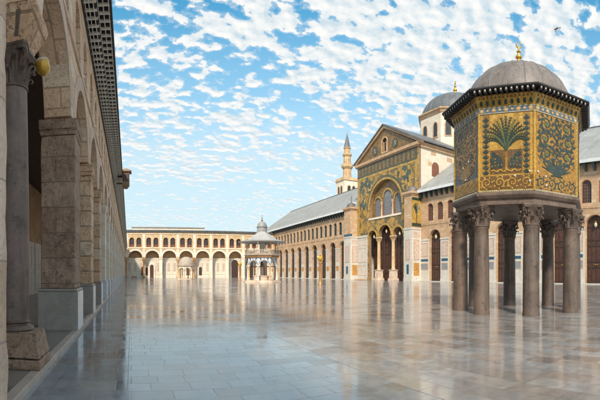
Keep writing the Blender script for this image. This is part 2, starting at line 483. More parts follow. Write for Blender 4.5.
M['tess_slate'] = mosaic('slate_blue_tesserae', (0.075, 0.085, 0.085), (0.17, 0.105, 0.03), (0.11, 0.09, 0.05), 2.2, 0.46, 0.6, 34)
M['tess_brown'] = mosaic('red_brown_tesserae', (0.155, 0.075, 0.028), (0.085, 0.06, 0.03), (0.24, 0.12, 0.02), 3.0, 0.45, 0.6, 34)
M['tess_green'] = mosaic('dark_green_tesserae', (0.028, 0.048, 0.036), (0.05, 0.075, 0.045), (0.015, 0.025, 0.025), 5, 0.45, 0.6, 40)
M['tess_olive'] = mosaic('olive_tesserae', (0.14, 0.15, 0.045), (0.2, 0.17, 0.04), (0.08, 0.10, 0.04), 5, 0.45, 0.6, 40)
M['tess_teal'] = mosaic('teal_tesserae', (0.032, 0.048, 0.042), (0.065, 0.08, 0.055), (0.018, 0.026, 0.026), 5, 0.45, 0.6, 40)
M['tess_blue'] = mosaic('blue_grey_tesserae', (0.09, 0.125, 0.17), (0.06, 0.085, 0.13), (0.14, 0.17, 0.2), 5, 0.45, 0.6, 40)
M['tess_pale'] = mosaic('pale_tesserae', (0.46, 0.44, 0.36), (0.36, 0.34, 0.27), (0.52, 0.5, 0.42), 5, 0.45, 0.6, 40)
M['white_paper'] = plain('white_patch', (0.50, 0.49, 0.46), 0.6, 0, 0.08, 4, 0)
M['red_paint'] = plain('red_cloth', (0.55, 0.025, 0.03), 0.6, 0, 0.2, 5, 0)
M['feather'] = plain('black_feathers', (0.02, 0.018, 0.018), 0.6, 0, 0.3, 20, 0)
M['feather_brown'] = plain('brown_feathers', (0.24, 0.13, 0.08), 0.6, 0, 0.3, 20, 0)
M['iron'] = plain('dark_iron', (0.03, 0.03, 0.032), 0.4, 0.7, 0.2, 8, 0)
M['milk_glass'] = plain('milky_lamp_glass', (0.56, 0.47, 0.33), 0.2, 0, 0.1, 6, 0)
M['kerb'] = plain('worn_kerb_stone', (0.44, 0.36, 0.30), 0.5, 0, 0.3, 2.0, 0.3)
M['walk'] = stone('portico_paving', [(0.20, 0.175, 0.16), (0.27, 0.235, 0.21), (0.23, 0.195, 0.175)], (0.08, 0.07, 0.065), 0.8, 0.6, 0.01,
                  rough=0.3, stain=0.4, stain_col=(0.13, 0.10, 0.085), pits=6, bstr=0.15)
M['leaf'] = plain('cypress_leaf', (0.05, 0.075, 0.03), 0.7, 0, 0.4, 3)


# ------------------------------------------------------------------ mesh builder
class MB:
    def __init__(s):
        s.v, s.f, s.cuts = [], [], [(0, 0)]

    def cut(s):
        """what follows is the next of the repeated parts"""
        if (len(s.v), len(s.f)) != s.cuts[-1]:
            s.cuts.append((len(s.v), len(s.f)))
        return s

    def add(s, vs, fs):
        o = len(s.v)
        s.v += [tuple(p) for p in vs]
        s.f += [tuple(i + o for i in f) for f in fs]
        return s

    def box(s, x0, x1, y0, y1, z0, z1):
        return s.add([(x0, y0, z0), (x1, y0, z0), (x1, y1, z0), (x0, y1, z0), (x0, y0, z1), (x1, y0, z1), (x1, y1, z1), (x0, y1, z1)],
                     [(0, 3, 2, 1), (4, 5, 6, 7), (0, 1, 5, 4), (1, 2, 6, 5), (2, 3, 7, 6), (3, 0, 4, 7)])

    def tbox(s, cx, cy, z0, z1, a0, b0, a1, b1):
        return s.add([(cx - a0, cy - b0, z0), (cx + a0, cy - b0, z0), (cx + a0, cy + b0, z0), (cx - a0, cy + b0, z0),
                      (cx - a1, cy - b1, z1), (cx + a1, cy - b1, z1), (cx + a1, cy + b1, z1), (cx - a1, cy + b1, z1)],
                     [(0, 3, 2, 1), (4, 5, 6, 7), (0, 1, 5, 4), (1, 2, 6, 5), (2, 3, 7, 6), (3, 0, 4, 7)])

    def lathe(s, prof, n=24, cx=0, cy=0, a0=0.0, sx=1, sy=1):
        vs, fs = [], []
        for r, z in prof:
            for i in range(n):
                a = a0 + 2 * PI * i / n
                vs.append((cx + r * math.cos(a) * sx, cy + r * math.sin(a) * sy, z))
        for j in range(len(prof) - 1):
            for i in range(n):
                k = (i + 1) % n
                fs.append((j * n + i, j * n + k, (j + 1) * n + k, (j + 1) * n + i))
        if prof[0][0] > 1e-4:
            fs.append(tuple(range(n - 1, -1, -1)))
        if prof[-1][0] > 1e-4:
            fs.append(tuple((len(prof) - 1) * n + i for i in range(n)))
        return s.add(vs, fs)

    def plate(s, outer, holes, y0, y1, skip_ends=False):
        """solid plate standing in the x-z plane between y0 (front) and y1 (back), with holes"""
        loops = [outer] + list(holes)
        flat = [p for l in loops for p in l]
        tris = tessellate_polygon([[Vector((p[0], p[1], 0)) for p in l] for l in loops])
        n = len(flat)
        vs = [(p[0], y0, p[1]) for p in flat] + [(p[0], y1, p[1]) for p in flat]
        fs = []
        for t in tris:
            fs.append(t)
            fs.append(tuple(i + n for i in reversed(t)))
        o = 0
        for l in loops:
            k = len(l)
            for i in range(k):
                j = (i + 1) % k
                if skip_ends and l is outer and abs(l[i][0] - l[j][0]) < 1e-6 and (abs(l[i][0] - skip_ends[0]) < 1e-4 or abs(l[i][0] - skip_ends[1]) < 1e-4):
                    continue
                fs.append((o + i, o + j, o + j + n, o + i + n))
            o += k
        return s.add(vs, fs)

    def tube(s, pts, r, n=8):
        pts = [Vector(p) for p in pts]
        rs = r if isinstance(r, (list, tuple)) else [r] * len(pts)
        vs, fs = [], []
        up = Vector((0, 0, 1))
        for i, p in enumerate(pts):
            d = (pts[min(i + 1, len(pts) - 1)] - pts[max(i - 1, 0)]).normalized()
            a = d.cross(up)
            if a.length < 1e-3:
                a = d.cross(Vector((1, 0, 0)))
            a.normalize()
            bb = d.cross(a)
            for k in range(n):
                t = 2 * PI * k / n
                vs.append(p + (a * math.cos(t) + bb * math.sin(t)) * rs[i])
        for i in range(len(pts) - 1):
            for k in range(n):
                kk = (k + 1) % n
                fs.append((i * n + k, i * n + kk, (i + 1) * n + kk, (i + 1) * n + k))
        fs.append(tuple(range(n)))
        fs.append(tuple((len(pts) - 1) * n + k for k in range(n)))
        return s.add(vs, fs)

    def ribbon(s, pts, w, y, th=0.008):
        """raised flat band along 2-D points (x, z), facing -y"""
        ws = w if isinstance(w, (list, tuple)) else [w] * len(pts)
        ws = [q * rnd.uniform(0.72, 1.25) for q in ws]
        L, Rr = [], []
        for i, p in enumerate(pts):
            a, b = pts[max(i - 1, 0)], pts[min(i + 1, len(pts) - 1)]
            dx, dz = b[0] - a[0], b[1] - a[1]
            l = math.hypot(dx, dz) or 1
            nx, nz = -dz / l * ws[i] / 2, dx / l * ws[i] / 2
            L.append((p[0] + nx, p[1] + nz))
            Rr.append((p[0] - nx, p[1] - nz))
        n = len(pts)
        vs = [(p[0], y - th, p[1]) for p in L] + [(p[0], y - th, p[1]) for p in Rr] + \
             [(p[0], y + 0.01, p[1]) for p in L] + [(p[0], y + 0.01, p[1]) for p in Rr]
        fs = []
        for i in range(n - 1):
            fs += [(i, i + 1, n + i + 1, n + i), (i, 2 * n + i, 2 * n + i + 1, i + 1), (n + i, n + i + 1, 3 * n + i + 1, 3 * n + i)]
        return s.add(vs, fs)

    def xform(s, mat, start=0):
        for i in range(start, len(s.v)):
            s.v[i] = tuple(mat @ Vector(s.v[i]))
        return s

    def pieces(s):
        cs = s.cuts + [(len(s.v), len(s.f))]
        for (v0, f0), (v1, f1) in zip(cs[:-1], cs[1:]):
            if f1 > f0:
                m = MB()
                m.v = s.v[v0:v1]
                m.f = [tuple(i - v0 for i in f) for f in s.f[f0:f1]]
                yield m

    def build_each(s, name, mat, parent=None, smooth=None, bevel=0.0, label=None, most=100):
        """one object per piece; past MOST the rest is one object marked as stuff"""
        ps = list(s.pieces())
        out = [p.build(name, mat, parent, smooth, bevel, label) for p in ps[:most]]
        if len(ps) > most:
            r = MB()
            for p in ps[most:]:
                r.add(p.v, p.f)
            o = r.build(name, mat, parent, smooth, bevel, label)
            o['kind'] = 'stuff'
            out.append(o)
        return out

    def build(s, name, mat, parent=None, smooth=None, bevel=0.0, label=None, rough=0.0):
        me = bpy.data.meshes.new(name)
        me.from_pydata(s.v, [], s.f)
        bm = bmesh.new()
        bm.from_mesh(me)
        bmesh.ops.recalc_face_normals(bm, faces=bm.faces)
        bm.to_mesh(me)
        bm.free()
        if smooth is not None:
            me.polygons.foreach_set('use_smooth', [True] * len(me.polygons))
            me.set_sharp_from_angle(angle=R(smooth))
        me.materials.append(M[mat])
        me.update()
        o = bpy.data.objects.new(name, me)
        col.objects.link(o)
        if parent:
            o.parent = parent
        if bevel:
            bv = o.modifiers.new('bevel', 'BEVEL')
            bv.width = bevel
            bv.segments = 2
            bv.limit_method = 'ANGLE'
        if label:
            o['label'] = label
        if rough:
            sb = o.modifiers.new('divide', 'SUBSURF')
            sb.subdivision_type = 'SIMPLE'
            sb.levels = sb.render_levels = 4
            dp = o.modifiers.new('wear', 'DISPLACE')
            dp.texture = wear_texture()
            dp.texture_coords = 'GLOBAL'
            dp.strength = rough
            dp.mid_level = 0.6
        return o


def wear_texture():
    tx = bpy.data.textures.get('wear') or bpy.data.textures.new('wear', 'CLOUDS')
    tx.noise_scale = 0.16
    tx.noise_depth = 4
    return tx



def tag(o, label=None, cat=None, group=None, kind=None):
    if label:
        o['label'] = label
    if cat:
        o['category'] = cat
    if group:
        o['group'] = group
    if kind:
        o['kind'] = kind
    return o


def thing(name, label, cat, loc=(0, 0, 0), rz=0.0, group=None):
    o = bpy.data.objects.new(name, None)
    o.empty_display_size = 0.3
    col.objects.link(o)
    o.location = loc
    o.rotation_euler = (0, 0, rz)
    return tag(o, label, cat, group)


def copy_part(o, parent, loc=(0, 0, 0), rz=0.0):
    c = o.copy()
    col.objects.link(c)
    c.parent = parent
    c.location = loc
    c.rotation_euler = (0, 0, rz)
    for ch in o.children:
        d = ch.copy()
        col.objects.link(d)
        d.parent = c
    return c


def arch(cx, w, z0, zs, n=14, rise=None):
    """closed outline of a round-headed opening"""
    r = w / 2
    h = r if rise is None else rise
    pts = [(cx - r, z0), (cx + r, z0)]
    for i in range(n + 1):
        a = PI * i / n
        pts.append((cx + r * math.cos(a), zs + h * math.sin(a)))
    return pts


def arc_down(cx, r, zs, n=16, rise=None):
    """from the left springing over to the right one"""
    h = r if rise is None else rise
    return [(cx - r * math.cos(PI * i / n), zs + h * math.sin(PI * i / n)) for i in range(n + 1)]


def ring(cx, r0, r1, zs, y0, y1, mb, n=18, rise0=None, rise1=None):
    """half ring (voussoirs) over an arch"""
    inn = arc_down(cx, r0, zs, n, rise0)
    out = arc_down(cx, r1, zs, n, rise1)
    mb.plate(inn + out[::-1], [], y0, y1)
    return mb


def capital(mb, z0, z1, r0, cx=0, cy=0, rot=0.0):
    """Corinthian capital: bell, two rows of curling leaves, volutes and a hollow-sided abacus"""
    h = z1 - z0
    ab = 0.16 * h
    R1 = r0 * 1.38
    mb.lathe([(r0 * 0.98, z0), (r0 * 1.12, z0 + 0.02 * h), (r0 * 1.12, z0 + 0.06 * h), (r0 * 0.98, z0 + 0.08 * h), (r0 * 1.0, z0 + 0.5 * h),
              (r0 * 1.12, z0 + 0.72 * h), (r0 * 1.3, z1 - ab)], 20, cx, cy)
    for row, (zz, hh, n, off, ww) in enumerate(((0.07, 0.36, 8, 0.0, 0.64), (0.22, 0.46, 8, PI / 8, 0.62))):
        for i in range(n):
            a = rot + off + 2 * PI * i / n
            prof = [(1.0, 0.0, 0.9), (1.06, 0.3, 1.0), (1.10, 0.6, 1.0), (1.26, 0.86, 0.85), (1.52, 1.0, 0.62), (1.63, 0.88, 0.45), (1.55, 0.74, 0.2)]
            vs, fs = [], []
            for (rr, t, wd) in prof:
                hw = r0 * ww * 0.5 * wd
                zc = z0 + (zz + hh * t) * h
                for sx, dr in ((-1, -0.10), (-0.5, 0.07), (0, -0.02), (0.5, 0.07), (1, -0.10)):
                    x = r0 * (rr + dr)
                    y = hw * sx
                    vs.append((cx + x * math.cos(a) - y * math.sin(a), cy + x * math.sin(a) + y * math.cos(a), zc))
            for j in range(len(prof) - 1):
                for k in range(4):
                    fs.append((j * 5 + k, j * 5 + k + 1, j * 5 + k + 6, j * 5 + k + 5))
            mb.add(vs, fs)
    for i in range(4):
        a = rot + PI / 4 + i * PI / 2
        ca, sa = math.cos(a), math.sin(a)
        pts = [(r0 * 1.05, 0.5), (r0 * 1.2, 0.68), (r0 * 1.5, 0.80), (r0 * 1.72, 0.79), (r0 * 1.78, 0.71), (r0 * 1.68, 0.645), (r0 * 1.58, 0.68), (r0 * 1.62, 0.73)]
        mb.tube([(cx + p * ca, cy + p * sa, z0 + q * h) for p, q in pts], [r0 * k for k in (0.10, 0.12, 0.14, 0.14, 0.13, 0.11, 0.09, 0.06)], 7)
    # abacus with hollowed sides
    poly = []
    for i in range(4):
        a = rot + PI / 4 + i * PI / 2
        c0 = Vector((math.cos(a - 0.09), math.sin(a - 0.09))) * r0 * 1.82
        c1 = Vector((math.cos(a + 0.09), math.sin(a + 0.09))) * r0 * 1.82
        m = Vector((math.cos(a + PI / 4), math.sin(a + PI / 4))) * r0 * 1.24
        q = Vector((math.cos(a + PI / 8 + 0.06), math.sin(a + PI / 8 + 0.06))) * r0 * 1.38
        q2 = Vector((math.cos(a + 3 * PI / 8 - 0.06), math.sin(a + 3 * PI / 8 - 0.06))) * r0 * 1.38
        poly += [c0, c1, q, m, q2]
    n = len(poly)
    for zz0, zz1, k0, k1 in ((z1 - ab, z1 - ab * 0.45, 0.92, 0.97), (z1 - ab * 0.45, z1, 1.0, 1.0)):
        vs = [(cx + p.x * k0, cy + p.y * k0, zz0) for p in poly] + [(cx + p.x * k1, cy + p.y * k1, zz1) for p in poly]
        fs = [tuple(range(n - 1, -1, -1)), tuple(range(n, 2 * n))] + [(i, (i + 1) % n, n + (i + 1) % n, n + i) for i in range(n)]
        mb.add(vs, fs)
    return mb


def finial(mb, z0, h, cx=0, cy=0, k=1.0):
    """gilt spike of three shrinking balls carrying an open crescent"""
    mb.lathe([(0.10 * h * k, z0 - 0.02 * h), (0.05 * h * k, z0 + 0.06 * h), (0.14 * h * k, z0 + 0.13 * h), (0.15 * h * k, z0 + 0.19 * h), (0.05 * h * k, z0 + 0.27 * h),
              (0.04 * h * k, z0 + 0.32 * h), (0.10 * h * k, z0 + 0.38 * h), (0.10 * h * k, z0 + 0.43 * h), (0.035 * h * k, z0 + 0.49 * h),
              (0.03 * h * k, z0 + 0.53 * h), (0.07 * h * k, z0 + 0.58 * h), (0.025 * h * k, z0 + 0.64 * h), (0.02 * h * k, z0 + 0.72 * h)], 14, cx, cy)
    pts = []
    for i in range(15):
        a = -PI / 2 + 0.0 + (i - 7) / 7 * 2.95
        pts.append((cx + 0.10 * h * math.cos(a) * 0.85, cy - 0.10 * h * math.cos(a) * 0.5, z0 + 0.82 * h + 0.10 * h * math.sin(a)))
    mb.tube(pts, [0.005 * h + 0.022 * h * math.sin(PI * i / 14) for i in range(15)], 6)
    return mb


def struct(o):
    o['kind'] = 'structure'
    return o


# ------------------------------------------------------------------ ground
g = MB()
g.add([(-900, -900, 0), (900, -900, 0), (900, 900, 0), (-900, 900, 0)], [(0, 1, 2, 3)])
struct(g.build('courtyard_floor', 'floor'))


# ------------------------------------------------------------------ the long arcade on the left
def side_arcade():
    t = thing('side_arcade', 'long weathered limestone arcade along the left edge, tall arches under a bracketed eave', 'arcade',
              (-1.30, 6.0, 0), R(90) + 0.006)
    # local x runs away from the camera along the wall, local y goes into the portico
    BAY, NB = 4.15, 32
    c0 = 4.3                                        # first pier centre, metres past the near column
    u_start, u_end = -4.35, c0 + BAY * (NB - 2) + 0.6
    SP, H = 5.35, 10.1
    wy0, wy1 = 0.20, 0.86
    # raised portico floor and its kerb
    MB().box(u_start - 6, u_end, 0.16, 5.6, -0.2, 0.09).build('portico_floor', 'walk', t)
    k = MB()
    u = u_start - 6
    while u < u_end:
        L = rnd.uniform(1.1, 1.9)
        k.box(u + 0.006, u + L - 0.006, 0.0, 0.155, -0.2, 0.095)
        u += L
    k.build('kerb', 'kerb', t, bevel=0.012)
    # wall over the arches, one strip per bay
    w = MB()
    supports = [-4.3, 0.0] + [c0 + BAY * i for i in range(NB - 1)]
    edges = supports
    rg = MB()
    for a, b in zip(edges[:-1], edges[1:]):
        c = (a + b) / 2
        r = (b - a) / 2 - 0.46
        outer = [(a, SP)] + arc_down(c, r, SP + 0.08, 18) + [(b, SP), (b, H), (a, H)]
        holes = []
        for dx in (-0.95, 0.95):
            holes.append(arch(c + dx, 1.05, 7.62, 8.75, 12))
        w.plate(outer, holes, wy0, wy1, skip_ends=(a, b))
        rg.cut()
        ring(c, r + 0.002, r + 0.40, SP + 0.08, wy0 - 0.03, wy0 + 0.1, rg, 18)
    w.build('upper_wall', 'wall_stone', t)
    rg.build_each('arch_ring', 'pale_stone', t)
    # string course under the windows
    sc_ = MB()
    sc_.box(u_start, u_end, wy0 - 0.06, wy0 + 0.05, 7.42, 7.56)
    sc_.build('string_course', 'pale_stone', t, bevel=0.02)
    # colonnettes between each pair of windows
    cb = MB()
    for a, b in zip(edges[:-1], edges[1:]):
        c = (a + b) / 2
        cb.cut()
        cb.lathe([(0.12, 7.56), (0.12, 7.66), (0.075, 7.70), (0.07, 8.55), (0.11, 8.65), (0.13, 8.78), (0.0, 8.79)], 10, c, wy0 + 0.03)
    cb.build_each('window_colonnette', 'pale_stone', t, 40)
    # piers
    for i in range(NB - 1):
        u = c0 + BAY * i
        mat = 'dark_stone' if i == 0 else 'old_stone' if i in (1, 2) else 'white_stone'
        hw = 0.50 if i == 0 else 0.44
        top = 4.95
        p = MB()
        p.box(u - hw, u + hw, 0.06, 0.94, 1.12, top)
        if i < 3:                                   # pale quoin strip on the courtyard side
            pass
        po = p.build('pier', mat, t, bevel=0.03 if i < 4 else 0, rough=0.05 if i < 3 else 0)
        im = MB()
        im.tbox(u, 0.5, top, top + 0.14, hw + 0.01, 0.45, hw + 0.045, 0.49)
        im.box(u - hw - 0.045, u + hw + 0.045, 0.01, 0.99, top + 0.14, SP)
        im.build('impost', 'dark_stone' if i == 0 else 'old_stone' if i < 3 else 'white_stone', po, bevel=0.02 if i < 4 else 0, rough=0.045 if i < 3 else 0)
        pl = MB()
        pl.box(u - hw - 0.07, u + hw + 0.07, 0.012, 1.0, 0.085, 1.06)
        pl.box(u - hw - 0.10, u + hw + 0.10, 0.004, 1.03, 1.06, 1.12)
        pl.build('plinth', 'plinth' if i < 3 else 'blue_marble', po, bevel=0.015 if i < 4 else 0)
        # pale slab puts the lit courtyard side of the plinth into the colour
        f = MB()
        f.box(u - hw - 0.05, u + hw + 0.05, -0.012, 0.010, 0.10, 1.05)
        f.build('plinth_lit_side', 'blue_marble', po)
    # near column on its high pedestal
    cy = 0.54
    c = MB()
    c.lathe([(0.255, 0.78), (0.265, 1.4), (0.26, 2.6), (0.242, 3.8), (0.23, 4.36)], 28, 0, cy)
    co = c.build('column', 'near_granite', t, 50)
    b = MB()
    b.lathe([(0.33, 0.62), (0.35, 0.65), (0.33, 0.69), (0.27, 0.71), (0.26, 0.735), (0.29, 0.76), (0.25, 0.79)], 28, 0, cy)
    b.build('base_moulding', 'capital', co, 50)
    ca = MB()
    capital(ca, 4.34, 4.96, 0.225, 0, cy, 0)
    ca.build('capital', 'capital', co, 45)
    im = MB()
    im.tbox(0, cy + 0.02, 4.96, 5.40, 0.28, 0.28, 0.44, 0.50)
    im.box(-0.44, 0.44, cy - 0.48, cy + 0.52, 5.40, SP + 0.13)
    imo = im.build('impost', 'old_stone', co, bevel=0.012)
    for q in range(3):                              # dark strips on the two sloping cheeks put flute shade into the colour
        f = MB()
        x0 = -0.17 + 0.17 * q
        f.add([(x0 - 0.03, cy - 0.283, 5.02), (x0 + 0.03, cy - 0.283, 5.02), (x0 * 1.3 + 0.035, cy - 0.428, 5.34), (x0 * 1.3 - 0.035, cy - 0.428, 5.34),
               (x0 - 0.03, cy - 0.2, 5.03), (x0 + 0.03, cy - 0.2, 5.03), (x0 * 1.3 + 0.035, cy - 0.3, 5.34), (x0 * 1.3 - 0.035, cy - 0.3, 5.34)],
              [(0, 1, 2, 3), (4, 7, 6, 5), (0, 4, 5, 1), (1, 5, 6, 2), (2, 6, 7, 3), (3, 7, 4, 0)])
        f.build('flute_shade', 'capital', imo)
        f = MB()
        y0, y1 = cy + 0.02 + (-0.17 + 0.17 * q), cy + 0.02 + 1.4 * (-0.17 + 0.17 * q)
        f.add([(-0.302, y0 - 0.03, 5.02), (-0.302, y0 + 0.03, 5.02), (-0.422, y1 + 0.035, 5.34), (-0.422, y1 - 0.035, 5.34),
               (-0.2, y0 - 0.03, 5.02), (-0.2, y0 + 0.03, 5.02), (-0.3, y1 + 0.035, 5.34), (-0.3, y1 - 0.035, 5.34)],
              [(0, 1, 2, 3), (4, 7, 6, 5), (0, 4, 5, 1), (1, 5, 6, 2), (2, 6, 7, 3), (3, 7, 4, 0)])
        f.build('flute_shade', 'capital', imo)

    pd = MB()
    pd.box(-0.40, 0.38, 0.0, 0.86, 0.09, 0.24)
    pd.tbox(-0.01, 0.43, 0.255, 0.63, 0.385, 0.42, 0.33, 0.34)
    pd.build('pedestal', 'dark_stone', co, bevel=0.025, rough=0.04)
    hl = MB()                                       # dowel holes in the pedestal
    for xx in (-0.2, 0.05):
        pass
    # rough stub pier closest to the camera at the frame edge
    u = -2.16
    p = MB()
    prof = []
    for j in range(30):
        z = 0.09 + j * 0.18
        prof.append((0.30 + rnd.uniform(-0.012, 0.012) - 0.006 * z, z))
    p.lathe(prof, 14, u, 0.255)
    p.build('rough_pillar', 'pale_stone', t, 60)
    # back wall, ceiling, roof
    bw = MB()
    bw.box(u_start - 6, u_end, 5.2, 5.6, 0.09, 9.9)
    bw.build('back_wall', 'brown_plaster', t)
    dd = MB()
    u = u_start - 2
    while u < u_end - 4:
        dd.box(u + 0.1, u + 1.95, 5.12, 5.198, 0.1, 3.6)
        dd.box(u + 0.25, u + 0.95, 5.09, 5.13, 0.4, 3.3)
        dd.box(u + 1.1, u + 1.8, 5.09, 5.13, 0.4, 1.6)
        dd.box(u + 1.1, u + 1.8, 5.09, 5.13, 1.8, 3.3)
        u += 2.07
    dd.build('panelled_dado', 'marble', t)
    MB().box(u_start - 6, u_end, 0.862, 5.198, 7.40, 7.6).build('ceiling', 'dark_wood', t)
    MB().box(u_start, u_end, 0.0, 5.6, H + 0.42, H + 0.62).build('roof', 'lead', t)
    # deep bracketed eave: two rows of white brackets under blackened boards
    E0 = H - 0.12
    ev = MB()
    ev.box(u_start, u_end, -0.66, 0.6, E0 + 0.30, E0 + 0.42)
    ev.box(u_start, u_end, -0.70, -0.62, E0 + 0.16, E0 + 0.44)
    ev.box(u_start, u_end, -0.22, -0.16, E0 + 0.02, E0 + 0.30)
    ev.box(u_start, u_end, 0.16, 0.30, E0 - 0.2, E0 + 0.30)
    eo = ev.build('eave', 'black_wood', t)
    br = MB()
    u = u_start + 4.0
    while u < u_end:
        br.cut()
        br.box(u, u + 0.07, -0.63, -0.24, E0 + 0.13, E0 + 0.21)
        br.box(u, u + 0.07, -0.24, 0.158, E0 - 0.03, E0 + 0.06)
        for yy in (-0.62, -0.44, -0.27):
            br.box(u + 0.07, u + 0.42, yy, yy + 0.028, E0 + 0.15, E0 + 0.19)
        for yy in (-0.15, -0.01, 0.11):
            br.box(u + 0.07, u + 0.42, yy, yy + 0.028, E0 - 0.01, E0 + 0.03)
        u += 0.42
    br.build_each('eave_bracket', 'pale_wood', eo)
    # end returns so the portico is closed
    return t


side_arcade()

# lamp on the near column
lp = thing('globe_lamp', 'golden globe lamp with a pale rim bracketed beside the near column capital', 'lamp', (-1.45, 6.40, 4.90))
lp.scale = (0.85, 0.85, 0.85)
l = MB()
l.lathe([(0.0, -0.17), (0.07, -0.158), (0.12, -0.11), (0.146, -0.04), (0.15, 0.02), (0.14, 0.06)], 24)
l.xform(Matrix.Rotation(R(-16), 4, 'Y'))
l.build('globe', 'lamp_gold', lp, 60)
l = MB()
l.lathe([(0.145, 0.05), (0.156, 0.06), (0.15, 0.09), (0.11, 0.125), (0.04, 0.145), (0.0, 0.147)], 24)
l.xform(Matrix.Rotation(R(-16), 4, 'Y'))
l.build('lid', 'milk_glass', lp, 60)
l = MB()
l.tube([(-0.05, -0.03, 0.12), (-0.08, -0.09, 0.2), (-0.15, -0.2, 0.17), (-0.2, -0.27, 0.05)], 0.014, 8)
l.build('bracket_arm', 'iron', lp, 60)

# little wooden box hanging out from the far eave
bx_ = thing('wooden_oriel', 'small red-brown wooden box balcony with a tiled cap sticking out beyond the arcade eave', 'balcony', (-0.50, 35.0, 8.95))
bx_.scale = (1.15, 1, 1)
m_ = MB()
m_.box(-0.26, 0.28, -0.3, 0.5, 0.25, 1.35)
m_.tbox(0.0, 0.1, 0.0, 0.25, 0.12, 0.2, 0.27, 0.4)
m_.build('body', 'mid_wood', bx_)
m_ = MB()
for q in range(3):
    m_.box(-0.22 + 0.17 * q, -0.09 + 0.17 * q, -0.32, -0.295, 0.55, 1.2)
m_.build('lattice', 'dark_wood', bx_)
m_ = MB()
m_.tbox(0.02, 0.1, 1.45, 1.72, 0.42, 0.55, 0.12, 0.2)
m_.tbox(0.02, 0.1, 1.38, 1.45, 0.40, 0.53, 0.42, 0.55)
m_.box(-0.15, 0.15, 0.0, 0.2, 1.35, 1.4)
m_.build('roof', 'mid_wood', bx_)
m_ = MB()
m_.box(-0.72, -0.24, 0.3, 0.42, 1.05, 1.17)
m_.cut()
m_.box(-0.72, -0.24, 0.3, 0.42, 0.45, 0.55)
m_.build_each('support_beam', 'dark_wood', bx_)


